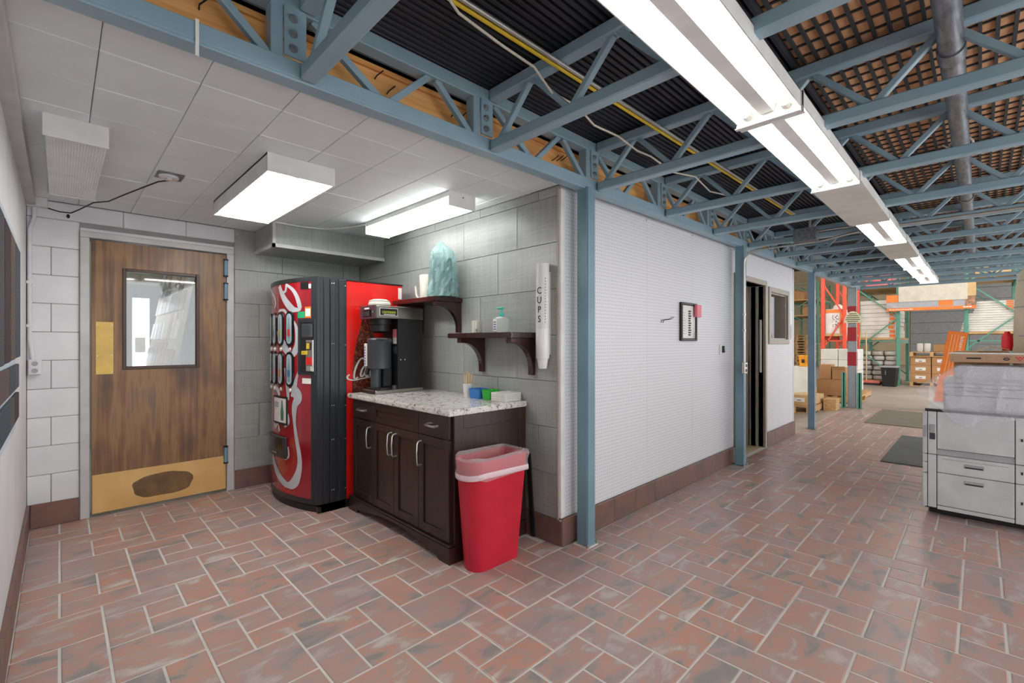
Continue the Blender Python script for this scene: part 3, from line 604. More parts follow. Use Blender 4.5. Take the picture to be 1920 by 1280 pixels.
m = MB(); pts = [(-.048, 2.336), (-.048, 2.27)]+[(-.046+.208*k/40, 2.266+(.0015 if k % 2 else 0)) for k in range(41)]+[(.164, 2.27), (.164, 2.336)]; m.extr(pts, 'xz', 2.952, 4.098); ob('lens', m, LENS, t)
# sensor plate, wires, outlets on the left
t = T('ceiling_speaker_plate', 'small square metal plate with a white disc on the ceiling', 'ceiling plate', (.485, 3.53, 2.34))
ob('plate', box(.42, .555, 3.455, 3.60, 2.3595, 2.3635), GALV, t); ob('disc', MB().lathe([(.052, .006), (.05, -.004), (.046, -.006)], (.484, 3.53, 2.3535), 24), WHITEM, t, smooth=True)
ob('hub', MB().lathe([(.02, .0), (.02, -.012), (.01, -.014)], (.484, 3.53, 2.3475), 16), OFFW, t)
ob('black_wire', MB().tube([(.484, 3.53, 2.336), (.44, 3.6, 2.335), (.38, 3.72, 2.315), (.3, 3.95, 2.30), (.24, 4.2, 2.30), (.17, 4.38, 2.315), (.10, 4.62, 2.30), (.06, 4.70, 2.285), (-.0, 4.715, 2.285), (-.06, 4.72, 2.30)], .0045, 6), BLACK, label='black wire drooping from the ceiling plate to the corner box', cat='wire', smooth=True)
t = T('corner_box', 'white painted electrical box in the corner under the ceiling', 'electrical box', (-.115, 4.71, 2.30))
ob('box', box(-.168, -.062, 4.68, 4.7498, 2.298, 2.364), WHITEP, t, bev=.004); ob('knob', MB().lathe([(.004, -.03), (.010, -.02), (.010, -.01), (.004, 0)], (.045, 4.71, 2.275), 8), BLACK, t)
t = T('wall_conduit', 'white painted conduit running down the block wall corner', 'conduit', (-.15, 4.735, 1.2))
ob('tube', MB().tube([(-.13, 4.735, 2.30), (-.13, 4.735, 2.22), (-.152, 4.735, 2.14), (-.152, 4.735, 1.36), (-.135, 4.735, 1.20)], .012, 10), WHITEP, t, smooth=True)
for zz in (1.44, 1.75): ob('clip', box(-.168, -.135, 4.72, 4.7498, zz, zz+.02), WHITEP, t)
t = T('wall_outlet', 'white painted outlet box low on the block wall beside the door', 'outlet', (-.13, 4.72, 1.10)); ob('box', box(-.16, -.092, 4.70, 4.7498, 1.10, 1.21), WHITEP, t, bev=.006)
for zz in (1.13, 1.18): ob('receptacle', MB().lathe([(.017, 0), (.017, .004)], n=14).xf(Matrix.Translation((-.126, 4.70, zz)) @ Matrix.Rotation(math.pi/2, 4, 'X')), COPG, t)
ob('wall_cable', MB().tube([(1.30, 4.20, 2.355), (1.5, 4.20, 2.352), (1.7, 4.16, 2.355), (1.80, 4.0, 2.352), (1.88, 3.72, 2.345)], .008, 6), WHITEM, label='white cable clipped along the ceiling above the tiled soffit', cat='cable', smooth=True)
# carpet sample board on the left wall
t = T('carpet_sample_board', 'pale blue board of carpet samples hung on the left wall', 'display board', (-.16, 3.0, .9))
ob('board', box(-.169, -.158, 2.05, 3.40, .90, 1.86), BOARDB, t)
for k, (a, b) in enumerate(((2.1, 2.48), (2.50, 2.78), (2.80, 3.06), (3.08, 3.42))): ob('carpet_sample', box(-.158, -.142, a, b, 1.245+.004*k, 1.79), CARP[k % 4], t, bev=.004)
for k, (a, b) in enumerate(((2.2, 2.74), (2.76, 3.05), (3.06, 3.36))): ob('carpet_sample', box(-.158, -.144, a, b, 1.11, 1.225), CARP[(k+2) % 4], t, bev=.003); ob('carpet_sample', box(-.158, -.144, a, b, .96, 1.085), CARP[(k+3) % 4], t, bev=.003)
# ---------------------------------------------------------------- vending machine
def arcx(y): return 1.44-.13*(1-((y-4.14)/.52)**2)
vm = T('vending_machine', 'red and charcoal drink vending machine with a curved front in the corner', 'vending machine', (1.8, 4.14, 0))
ob('body', box(1.665, 2.19, 3.625, 4.655, .05, 1.835), REDV, vm, bev=.006)
ob('top_cap', box(1.45, 2.19, 3.622, 4.658, 1.835, 1.845), BLACK, vm)
ob('side_panel', box(1.448, 1.668, 3.618, 4.662, .055, 1.842), CHAR, vm, bev=.006)
for x0, x1 in ((1.478, 1.526), (1.53, 1.572), (1.60, 1.648)): ob('side_rib', box(x0, x1, 3.608, 3.62, .06, 1.838), CHAR, vm, bev=.004)
def arcshell(y0, y1, z0, z1, d0, d1, n=18):
    m = MB(); rings = []
    for k in range(n+1):
        y = y0+(y1-y0)*k/n; rings.append([(arcx(y)-d1, y, z0), (arcx(y)-d1, y, z1), (arcx(y)-d0, y, z1), (arcx(y)-d0, y, z0)])
    return m.loft(rings)
ob('front_frame', arcshell(3.62, 4.66, .06, 1.842, -.02, .0), CHAR, vm, smooth=True)
ob('front_panel', arcshell(3.675, 4.64, .10, 1.812, .0, .004), REDF, vm, smooth=True)
ob('front_rim', arcshell(3.62, 4.66, 1.812, 1.845, .0, .008), CHAR, vm, smooth=True); ob('lower_rim', arcshell(3.62, 4.66, .06, .10, .0, .008), CHAR, vm, smooth=True)
ob('corner_strip', arcshell(3.62, 3.675, .10, 1.812, .0, .009, 4), CHAR, vm)
ob('base', arcshell(3.60, 4.67, 0, .05, -.2, -.005), BLACK, vm); ob('base_side', box(1.43, 2.18, 3.60, 3.64, 0, .05), BLACK, vm)
RIB = [[(4.093,1.804,.045),(4.051,1.74,.059),(3.979,1.667,.075),(3.889,1.604,.083),(3.818,1.591,.06),(3.78,1.598,.011)],
[(3.979,1.807,.025),(3.889,1.763,.034),(3.837,1.71,.038),(3.806,1.651,.041),(3.792,1.6,.035)],
[(3.971,1.805,.019),(3.971,1.777,.023),(3.987,1.749,.027),(4.041,1.744,.031),(4.082,1.786,.022)],
[(4.111,1.575,.028),(4.071,1.596,.038),(4.004,1.593,.035),(3.955,1.56,.022)],
[(3.862,1.502,.01),(3.833,1.443,.031),(3.824,1.36,.037),(3.831,1.293,.056),(3.875,1.238,.074),(3.939,1.25,.076),(4.013,1.309,.1),(4.097,1.379,.081),(4.133,1.431,.04)],
[(4.37,1.785,.064),(4.233,1.728,.034),(4.182,1.662,.03),(4.225,1.616,.029)],
[(3.806,1.102,.01),(3.831,1.043,.025),(3.856,.959,.051),(3.865,.891,.072)],
[(3.987,1.122,.025),(3.963,1.021,.035),(3.944,.928,.04),(3.938,.865,.018)],
[(4.198,.963,.065),(4.128,.933,.062),(4.082,.893,.032)],
[(3.884,.978,.063),(3.834,.927,.103),(3.819,.882,.089),(3.848,.834,.064),(3.859,.772,.05),(3.853,.68,.029),(3.831,.567,.034),(3.803,.455,.038),(3.794,.364,.045),(3.814,.278,.066),(3.859,.206,.1),(3.937,.173,.11),(4.037,.194,.10),(4.145,.245,.10),(4.23,.309,.09),(4.284,.364,.06)],
[(3.944,.749,.017),(3.934,.68,.022),(3.996,.638,.019)],[(3.94,.484,.012),(3.932,.408,.016),(3.988,.374,.012)],
[(4.22,.679,.046),(4.19,.618,.046),(4.126,.65,.023),(4.084,.592,.024)]]
def ribbon(pts, lift, sub=5):
    P = []                                       # Catmull-Rom through (y, z, width)
    for i in range(len(pts)-1):
        p = [pts[max(i-1, 0)], pts[i], pts[i+1], pts[min(i+2, len(pts)-1)]]
        for s in range(sub):
            t = s/sub; P.append([.5*(2*p[1][k]+(p[2][k]-p[0][k])*t+(2*p[0][k]-5*p[1][k]+4*p[2][k]-p[3][k])*t*t+(3*p[1][k]-p[0][k]-3*p[2][k]+p[3][k])*t**3) for k in range(3)])
    P.append(list(pts[-1])); m = MB(); vs = []
    for i, (y, z, wd) in enumerate(P):
        a = P[max(i-1, 0)]; b = P[min(i+1, len(P)-1)]; dy, dz = b[0]-a[0], b[1]-a[1]; L = math.hypot(dy, dz) or 1; ny, nz = -dz/L, dy/L
        hw = max(wd, .006)/2*(.35+.65*abs(ny))+.003
        for s in (1, -1):
            yy = min(max(y+s*ny*hw, 3.68), 4.635); vs.append((arcx(yy)-lift, yy, min(max(z+s*nz*hw, .102), 1.81)))
    return m.add(vs, [(2*i, 2*i+1, 2*i+3, 2*i+2) for i in range(len(P)-1)])
for k, r in enumerate(RIB): ob('printed_swirl', ribbon(r, .0055+.0001*k), SWOOSH, vm)
def stad(y, z, hw, hh, d0, d1, n=10):
    m = MB(); pts = [(y+hw*math.cos(math.pi*k/n), z+hh-hw+hw*math.sin(math.pi*k/n)) for k in range(n+1)]+[(y-hw*math.cos(math.pi*k/n), z-hh+hw-hw*math.sin(math.pi*k/n)) for k in range(n+1)]
    return m.loft([[(arcx(a)-d0, a, b) for a, b in pts], [(arcx(a)-d1, a, b) for a, b in pts]])
BC = [mat('bottle_print_%d' % k, c, .3) for k, c in enumerate(((196, 62, 70), (150, 170, 60), (70, 56, 48), (64, 110, 150), (190, 120, 50)))]
for r, z in enumerate((1.442, 1.113)):
    for k in range(4):
        y = 3.914+.147*k; s = ob('selection_window', stad(y, z, .052, .142, .004, .014), BLACKG, vm, smooth=True); ob('window_face', stad(y, z, .034, .122, .014, .0155), LIGHTB, s)
        m = MB(); m.loft([[(arcx(a)-.0165, a, b) for a, b in ((y-.018, z-.10), (y+.018, z-.10), (y+.019, z-.02), (y+.016, z+.02), (y+.008, z+.06), (y+.007, z+.09), (y-.007, z+.09), (y-.008, z+.06), (y-.016, z+.02), (y-.019, z-.02))],
               [(arcx(a)-.0155, a, b) for a, b in ((y-.018, z-.10), (y+.018, z-.10), (y+.019, z-.02), (y+.016, z+.02), (y+.008, z+.06), (y+.007, z+.09), (y-.007, z+.09), (y-.008, z+.06), (y-.016, z+.02), (y-.019, z-.02))]])
        ob('bottle_picture', m, CLEARP if (k+r) % 3 == 2 else mat('bottle_glass_%d%d' % (r, k), (150, 176, 180), .2), s)
        ob('bottle_label', MB().loft([[(arcx(a)-.0175, a, b) for a, b in ((y-.0185, z-.06), (y+.0185, z-.06), (y+.0185, z-.005), (y-.0185, z-.005))], [(arcx(a)-.0165, a, b) for a, b in ((y-.0185, z-.06), (y+.0185, z-.06), (y+.0185, z-.005), (y-.0185, z-.005))]]), BC[(k+3*r) % 5], s)
        ob('select_button', MB().lathe([(.017, 0), (.016, .008), (.008, .012)], n=12).xf(Matrix.Translation((arcx(y)-.004, y-.006, z-.168)) @ Matrix.Rotation(-math.pi/2, 4, 'Y')), WORNK, vm, smooth=True)
def patch(y0, y1, z0, z1, d0, d1): return arcshell(y0, y1, z0, z1, d0, d1, 6)
cp = ob('coin_panel', patch(3.635, 3.80, 1.075, 1.515, .004, .016), CHAR, vm)
ob('recess', patch(3.642, 3.772, 1.098, 1.492, .016, .0175), BLACKG, cp); ob('bill_reader', patch(3.646, 3.725, 1.37, 1.475, .0175, .045), DARKG, cp, bev=.004)
ob('coin_plate', patch(3.643, 3.705, 1.105, 1.35, .0175, .025), STAIN, cp); ob('bill_slot', patch(3.655, 3.70, 1.27, 1.33, .025, .03), BLACK, cp)
ob('yellow_guide', patch(3.665, 3.688, 1.28, 1.325, .03, .035), YEL, cp); ob('yellow_lip', patch(3.685, 3.72, 1.235, 1.265, .025, .05), YEL, cp, bev=.003)
ob('red_reader', patch(3.647, 3.702, 1.155, 1.215, .025, .029), REDV, cp); ob('coin_return', patch(3.652, 3.695, 1.11, 1.145, .025, .03), CHROME, cp)
ob('green_sticker', patch(3.74, 3.81, 1.525, 1.575, .0045, .0095), GREENS, vm); sk = ob('orange_sticker', patch(3.675, 3.735, 1.525, 1.612, .0045, .0095), ORANGE, vm); ob('sticker_face', patch(3.681, 3.729, 1.537, 1.598, .0095, .0102), PAPER, sk)
ob('service_label', patch(3.70, 3.782, 1.752, 1.806, .0045, .0095), BLACK, vm); ob('barcode', patch(3.678, 3.698, 1.756, 1.79, .0045, .0095), PAPER, vm); ob('white_label', patch(3.675, 3.762, 1.005, 1.048, .0045, .0095), PAPER, vm)
pc = ob('poster_frame', patch(3.944, 4.22, .655, .885, .0045, .012), BLACK, vm); ob('poster', patch(3.962, 4.20, .672, .87, .012, .0126), PAPER, pc)
m = MB(); m.loft([[(arcx(a)-d, a, b) for a, b in ((4.0, .69), (4.045, .69), (4.05, .76), (4.035, .81), (4.03, .855), (4.015, .855), (4.01, .81), (3.995, .76))] for d in (.0126, .0136)]); ob('poster_bottle', m, mat('poster_bottle', (70, 120, 110), .4), pc)
for k in range(4): ob('poster_line', patch(4.09, 4.18, .83-.012*k, .834-.012*k, .0126, .0132), INK, pc)
tr = ob('dispense_tray', patch(3.95, 4.335, .385, .56, .0045, .03), CHAR, vm, bev=.006); ob('opening', patch(3.985, 4.31, .445, .548, .03, .0312), BLACKG, tr); ob('tray_grip', patch(4.09, 4.18, .415, .424, .03, .034), CHROME, tr)
for zz in (1.80, 1.32, .83, .56, .16):
    for xx in (1.545, 1.562): ob('rivet', MB().lathe([(.006, 0), (.005, .003), (.002, .005)], n=8).xf(Matrix.Translation((xx-.003, 3.608, zz)) @ Matrix.Rotation(math.pi/2, 4, 'X')), BOLT, vm)
    ob('rivet', MB().lathe([(.006, 0), (.005, .003), (.002, .005)], n=8).xf(Matrix.Translation((1.656, 3.618, zz-.01)) @ Matrix.Rotation(math.pi/2, 4, 'X')), BOLT, vm)
# bottle print and script on the red side
m = MB(); bp = [(1.715, .90), (1.72, 1.1), (1.735, 1.25), (1.76, 1.36), (1.79, 1.47), (1.80, 1.52), (1.86, 1.53), (1.88, 1.45), (1.93, 1.36), (1.96, 1.2), (1.97, .90)]
m.extr(bp, 'xz', 3.6232, 3.6248); bt = ob('bottle_print', m, BROWNL, vm)
def script(strokes, y, wd, name, par):
    for s in strokes:
        mm = MB(); vs = []
        for i, (x, z) in enumerate(s):
            a = s[max(i-1, 0)]; b = s[min(i+1, len(s)-1)]; dx, dz = b[0]-a[0], b[1]-a[1]; L = math.hypot(dx, dz) or 1; hw = wd/2*(.5+.7*abs(dz)/L)
            for q in (1, -1): vs.append((x-q*dz/L*hw, y, z+q*dx/L*hw))
        mm.add(vs, [(2*i, 2*i+1, 2*i+3, 2*i+2) for i in range(len(s)-1)]); ob(name, mm, WHITEM, par)
def oval(cx, cz, a, b, t0, t1, sl=.35, n=14): return [(cx+a*math.cos(t0+(t1-t0)*k/n)+sl*b*math.sin(t0+(t1-t0)*k/n), cz+b*math.sin(t0+(t1-t0)*k/n)) for k in range(n+1)]
script([oval(1.775, 1.115, .03, .085, 1.1, 5.3), oval(1.745, 1.05, .07, .03, 2.5, 5.4)+[(1.84, 1.035), (1.90, 1.045)], oval(1.815, 1.09, .018, .045, 0, 6.28), oval(1.86, 1.09, .018, .045, .9, 5.4), oval(1.90, 1.09, .018, .045, 0, 6.28), [(1.925, 1.135), (1.918, 1.05), (1.94, 1.05)]], 3.6222, .014, 'script_lettering', bt)
ob('side_label', box(2.145, 2.180, 3.6232, 3.625, 1.715, 1.815), PAPER, vm)
# ---------------------------------------------------------------- cabinet, worktop
cb = T('base_cabinet', 'dark espresso wooden base cabinet with drawers and doors under the granite', 'cabinet', (2.0, 2.88, 0))
ob('carcass', box(1.70, 2.322, 2.245, 3.535, .10, .884), ESP, cb)
m = MB(); n = 14; poly = [(2.218, 0), (2.33, 0), (2.345, .028)]+[(2.40+.95*k/n, .028+.050*math.sin(math.pi*k/n)) for k in range(n+1)]+[(3.40, .028), (3.415, 0), (3.56, 0), (3.56, .098), (2.218, .098)]
m.extr(poly, 'yz', 1.656, 1.676); ob('plinth', m, ESP, cb)
ob('plinth_side', box(1.676, 2.322, 2.218, 2.236, 0, .098), ESP, cb)
ob('plinth_cap', MB().box(1.660, 2.322, 2.224, 3.554, .098, .108), ESP, cb, bev=.003)
sp = ob('side_panel', box(1.70, 2.322, 2.232, 2.246, .108, .884), ESP, cb)
m = MB(); m.box(1.70, 1.77, 2.226, 2.233, .108, .884); m.box(2.255, 2.322, 2.226, 2.233, .108, .884); m.box(1.77, 2.255, 2.226, 2.233, .80, .884); m.box(1.77, 2.255, 2.226, 2.233, .108, .19); ob('side_rail', m, ESP, sp, bev=.002)
def shaker(name, y0, y1, z0, z1, rail=.055, slab=False):
    y0 += .002; y1 -= .002; z0 += .002; z1 -= .002
    if slab: return ob(name, box(1.678, 1.70, y0, y1, z0, z1), ESP, cb, bev=.003)
    d = ob(name, box(1.688, 1.70, y0, y1, z0, z1), ESP, cb)
    m = MB(); m.box(1.678, 1.689, y0, y0+rail, z0, z1); m.box(1.678, 1.689, y1-rail, y1, z0, z1); m.box(1.678, 1.689, y0+rail, y1-rail, z0, z0+rail); m.box(1.678, 1.689, y0+rail, y1-rail, z1-rail, z1)
    ob('frame', m, ESP, d, bev=.0015); return d
def vhandle(par, y, z0, z1):
    pts = [(1.678, y, z1), (1.652, y, z1-.002), (1.645, y, z1-.015), (1.641, y, (z0+z1)/2), (1.645, y, z0+.015), (1.652, y, z0+.002), (1.678, y, z0)]
    ob('handle', MB().tube(pts, [.007, .006, .0055, .005, .0055, .006, .007], 8), CHROME, par, smooth=True)
def hhandle(par, y, z):
    pts = [(1.678, y-.055, z), (1.655, y-.052, z), (1.648, y-.04, z), (1.646, y, z), (1.648, y+.04, z), (1.655, y+.052, z), (1.678, y+.055, z)]
    ob('handle', MB().tube(pts, [.010, .009, .008, .007, .008, .009, .010], 8), CHROME, par, smooth=True)
d = shaker('drawer', 2.25, 2.585, .735, .880, slab=True); ob('inset_bead', box(1.6765, 1.679, 2.33, 2.51, .770, .774), ESP, d); hhandle(d, 2.42, .808)
d = shaker('false_drawer', 2.585, 3.20, .735, .880, .045)
d = shaker('drawer', 3.20, 3.53, .735, .880, slab=True); hhandle(d, 3.36, .808)
d = shaker('door', 2.25, 2.585, .112, .735); vhandle(d, 2.548, .535, .69)
d = shaker('door', 2.585, 2.893, .112, .735); vhandle(d, 2.862, .535, .69)
d = shaker('door', 2.893, 3.20, .112, .735); vhandle(d, 2.924, .535, .69)
d = shaker('door', 3.20, 3.53, .112, .735); vhandle(d, 3.232, .535, .69)
ob('worktop', box(1.655, 2.337, 2.222, 3.585, .8845, .922), GRANITE, bev=.007, seg=2, label='speckled grey and white granite worktop on the dark cabinet', cat='worktop')
ZC = .9222
# coffee brewer
cf = T('coffee_brewer', 'black and stainless coffee brewer standing on the granite worktop', 'coffee maker', (1.98, 3.43, ZC))
ob('base', box(1.762, 2.20, 3.31, 3.565, ZC, ZC+.030), STAIN, cf, bev=.004); ob('base_front', box(1.757, 1.763, 3.335, 3.55, ZC+.004, ZC+.024), BLACK, cf)
ob('tower', box(1.962, 2.195, 3.315, 3.56, ZC+.030, 1.522), BLACK, cf, bev=.004); ob('head', box(1.765, 2.20, 3.312, 3.563, 1.522, 1.622), STAIN, cf, bev=.005)
fp = ob('control_panel', box(1.753, 1.766, 3.312, 3.563, 1.516, 1.626), mat('plum_panel', (86, 58, 68), .35), cf, bev=.004); ob('display', box(1.7515, 1.7535, 3.365, 3.51, 1.535, 1.588), BLACKG, fp); ob('plate_label', box(1.7515, 1.7535, 3.40, 3.48, 1.597, 1.608), PAPER, fp)
for k in range(4): ob('switch', box(1.7485, 1.752, 3.395+.03*k, 3.415+.03*k, 1.54, 1.58), DARKG, fp)
ob('green_lamp', MB().lathe([(.008, 0), (.006, .004)], n=10).xf(Matrix.Translation((1.7535, 3.345, 1.572)) @ Matrix.Rotation(-math.pi/2, 4, 'Y')), GREENS, fp)
lb = ob('badge', box(1.795, 1.955, 3.3095, 3.3125, 1.542, 1.605), PAPER, cf); ob('badge_face', box(1.799, 1.951, 3.3085, 3.310, 1.546, 1.601), BLACK, lb)
text('badge_lettering', 'canteen', .038, (1.875, 3.3078, 1.574), (1, 0, 0), (0, 0, 1), mat('lime_print', (190, 210, 40), .5), lb); ob('badge_strip', box(1.83, 1.93, 3.3072, 3.3086, 1.551, 1.556), PAPER, lb)
ob('brew_funnel', MB().lathe([(.045, -.115), (.075, -.10), (.080, -.05), (.088, -.045), (.09, -.004), (.03, 0)], (1.868, 3.437, 1.522), 22), BLACK, cf, smooth=True)
for k, (zz, m_, hh) in enumerate(((1.405, PINKP, .07), (1.345, OFFW, .05), (1.27, DARKG, .06))): ob('sticker', box(1.9605, 1.9635, 3.34, 3.40, zz-hh/2, zz+hh/2), m_, cf)
for xx in (1.985, 2.025): ob('vent_screw', MB().lathe([(.005, 0), (.003, .003)], n=8).xf(Matrix.Translation((xx, 3.315, 1.19)) @ Matrix.Rotation(math.pi/2, 4, 'X')), PAPER, cf)
ob('drip_foot', MB().lathe([(.02, 0), (.02, .03)], (1.945, 3.345, ZC+.03), 12), DARKG, cf)
ap = T('coffee_server', 'grey insulated coffee server with a sight gauge under the brewer', 'coffee server', (1.86, 3.437, ZC+.03))
AZ = ZC+.0302
ob('stand_base', MB().lathe([(.10, 0), (.10, .012), (.092, .016)], (1.868, 3.437, AZ), 24), BLACK, ap, smooth=True)
ob('stand_column', MB().box(1.868, 1.945, 3.38, 3.495, AZ+.016, AZ+.17), BLACK, ap, bev=.008); ob('stem', MB().tube([(1.83, 3.437, AZ+.016), (1.83, 3.437, AZ+.17)], .042, 14), DARKG, ap, smooth=True)
ob('vessel', MB().lathe([(.088, .165), (.094, .17), (.094, .375), (.097, .38), (.099, .40), (.09, .413), (.02, .418)], (1.862, 3.437, AZ), 26), DARKG, ap, smooth=True)
gz = ob('gauge', box(1.755, 1.768, 3.458, 3.492, AZ+.19, AZ+.37), PAPER, ap, bev=.002)
for k in range(7): ob('gauge_mark', box(1.7535, 1.7555, 3.462, 3.488, AZ+.20+.022*k, AZ+.214+.022*k), mat('lilac_print_%d' % k, (150, 150, 190), .5), gz)
ob('handle', MB().tube([(1.80, 3.36, AZ+.40), (1.79, 3.345, AZ+.40), (1.85, 3.335, AZ+.402)], .008, 8), BLACK, ap); ob('tap', MB().tube([(1.775, 3.47, AZ+.175), (1.765, 3.47, AZ+.14), (1.77, 3.47, AZ+.12)], .012, 8), BLACK, ap)
ob('filter_bundle', MB().lathe([(.07, 0), (.088, .012), (.09, .025), (.08, .037), (.085, .045), (.055, .058), (.01, .06)], (1.862, 3.437, 1.6225), 22), CREAM, label='cream paper filter bundle on top of the coffee brewer', cat='filters', smooth=True)
# shelves
def bracket(t, y, xw, xf, zt, zb):
    n = 12; poly = [(xw, zt), (xf, zt), (xf, zt-.035)]
    for k in range(n+1):
        a = math.pi/2*k/n; poly.append((xf+.035+(xw-.03-xf-.035)*math.sin(a), zt-.035-(zt-.035-zb-.035)*(1-math.cos(a))))
    poly += [(xw-.03, zb), (xw, zb)]
    ob('bracket', MB().extr(poly, 'xz', y, y+.045), MAHOG, t, bev=.003)
def shelf(label, x0, x1, y0, y1, z0, brs, drop):
    t = T('wall_shelf', label, 'shelf', ((x0+x1)/2, (y0+y1)/2, z0-.28)); ob('board', box(x0, x1, y0, y1, z0, z0+.036), MAHOG, t, bev=.005, seg=2)
    for y in brs: bracket(t, y, x1, x0+.025, z0, z0-drop)
shelf('mahogany wall shelf with curved brackets holding the mug and hand sanitizer', 2.072, 2.336, 2.122, 2.80, 1.362, (2.145, 2.67), .255)
shelf('higher mahogany wall shelf holding the teal bag, above the coffee brewer', 2.062, 2.336, 2.945, 3.585, 1.655, (2.962, 3.5), .245)
Z1, Z2 = 1.3982, 1.6912
mg = T('mug', 'plain white ceramic mug on the lower mahogany shelf', 'mug', (2.16, 2.56, Z1))
ob('cup', MB().lathe([(.030, 0), (.036, .004), (.038, .088), (.036, .09), (.034, .088), (.032, .008), (.005, .006)], (2.16, 2.56, Z1), 22, cap=False), CREAM, mg, smooth=True)
ob('handle', MB().tube([(2.135, 2.535, Z1+.075), (2.118, 2.517, Z1+.075), (2.108, 2.508, Z1+.055), (2.110, 2.510, Z1+.03), (2.138, 2.536, Z1+.018)], .006, 8), CREAM, mg, smooth=True)
hs = T('sanitizer_bottle', 'clear hand sanitizer bottle with turquoise pump on the lower shelf', 'bottle', (2.16, 2.30, Z1))
def rrect(cx, cy, a, b, r, z, n=4):
    out = []
    for (sx, sy, t0) in ((1,1,0),(-1,1,90),(-1,-1,180),(1,-1,270)):
        for k in range(n+1):
            t = math.radians(t0+90*k/n); out.append((cx+sx*(a-r)+r*math.cos(t), cy+sy*(b-r)+r*math.sin(t), z))
    return out
ob('body', MB().loft([rrect(2.16, 2.30, .028, .052, .014, Z1), rrect(2.16, 2.30, .029, .053, .014, Z1+.09), rrect(2.16, 2.30, .024, .042, .016, Z1+.105), rrect(2.16, 2.30, .014, .014, .0139, Z1+.112)]), CLEARP, hs, smooth=True)
lb = ob('label', box(2.1285, 2.1305, 2.315, 2.352, Z1+.01, Z1+.095), PAPER, hs)
for k in range(4): ob('label_print', box(2.1275, 2.1287, 2.322, 2.346, Z1+.02+.016*k, Z1+.028+.016*k), mat('violet_print_%d' % k, (120, 90, 170), .5), lb)
ob('collar', MB().lathe([(.018, 0), (.018, .018), (.008, .022), (.006, .05)], (2.16, 2.30, Z1+.112), 16), TEALC, hs, smooth=True); ob('pump_head', MB().box(2.148, 2.172, 2.285, 2.338, Z1+.160, Z1+.174), TEALC, hs, bev=.005)
# teal bag over stacked cups, pitcher
tb = T('bagged_stack', 'dark stack wrapped in a crumpled teal plastic bag on the higher shelf', 'bag', (2.19, 3.02, Z2))
ob('stack', MB().lathe([(.075, .002), (.085, .01), (.075, .30), (.07, .31)], (2.19, 3.02, Z2), 20), mat('teal_dark', (52, 76, 78), .3), tb, smooth=True)
rings = []
for i, (z, r) in enumerate(((.001, .128), (.025, .124), (.05, .12), (.08, .116), (.11, .113), (.14, .111), (.17, .108), (.2, .106), (.23, .103), (.26, .101), (.29, .099), (.32, .098), (.345, .094), (.37, .086), (.40, .06), (.43, .03), (.455, .006))):
    ring = []
    for k in range(34):
        a = 2*math.pi*k/34; q = 1+.05*math.sin(9*a+z*14)+.16*noise.noise(Vector((math.cos(a)*3.2, math.sin(a)*3.2, z*12)))+.07*noise.noise(Vector((math.cos(a)*9, math.sin(a)*9, z*30))); q = min(q, 1.12)
        xx = 2.19+r*q*math.cos(a)*.95; yy = 3.02+.0+r*q*math.sin(a)*1.08+max(0, z-.34)*.25; ring.append((min(xx, 2.333), yy, Z2+z))
    rings.append(ring)
ob('bag', MB().loft(rings), TEALB, tb)
pt = T('pitcher', 'cream plastic pitcher with an upright handle beside the teal bag', 'pitcher', (2.19, 3.27, Z2))
ob('body', MB().lathe([(.06, 0), (.066, .004), (.072, .195), (.069, .2), (.065, .19), (.058, .01), (.005, .008)], (2.2, 3.24, Z2), 24, cap=False), CREAM, pt, smooth=True)
ob('handle', MB().tube([(2.19, 3.30, Z2+.02), (2.18, 3.35, Z2+.012), (2.175, 3.375, Z2+.04), (2.17, 3.385, Z2+.12)], [.012, .011, .010, .008], 8), CREAM, pt, smooth=True)
# cup dispenser
cd_ = T('cup_dispenser', 'white wall-mounted tube dispenser of paper cups marked CUPS', 'cup dispenser', (2.29, 2.04, 1.16))
ob('tube', MB().tube([(2.285, 2.035, 1.225), (2.285, 2.035, 1.85)], .045, 24), WHITEM, cd_, smooth=True); ob('mount', box(2.315, 2.3378, 2.01, 2.06, 1.25, 1.80), WHITEM, cd_)
rings = []
for i in range(14):
    z = 1.42+.425*i/13; rings.append([(2.285+(.0465+.0035*noise.noise(Vector((math.cos(a)*2, math.sin(a)*2, z*14)))+(.006 if i == 0 else 0))*math.cos(a), 2.035+(.0465+.004*noise.noise(Vector((math.cos(a)*2, math.sin(a)*2+5, z*14)))+(.006 if i == 0 else 0))*math.sin(a), z) for a in [2*math.pi*k/28 for k in range(28)]])
ob('plastic_sleeve', MB().loft(rings, cap=False), film('sleeve_film', (244, 244, 244), .12, .12, 30), cd_, smooth=True)
ob('paper_cup', MB().lathe([(.026, 0), (.027, .002), (.038, .07)], (2.285, 2.035, 1.158), 22), PAPER, cd_, smooth=True)
dv = Vector((-.82, -.573, 0)); tx = Vector((.573, -.82, 0))
for k, ch in enumerate('CUPS'): text('lettering', ch, .062, Vector((2.285, 2.035, 1.668-.062*k))+Vector((-.978, -.307, 0)).normalized()*.0525, Vector((.307, -.978, 0)).normalized(), (0, 0, 1), INK, cd_, ex=.001, squash=.8)
for k in range(16): ob('small_print', box(2.262, 2.266, 1.991, 1.9925, 1.46+.019*k, 1.468+.019*k), INK, cd_)
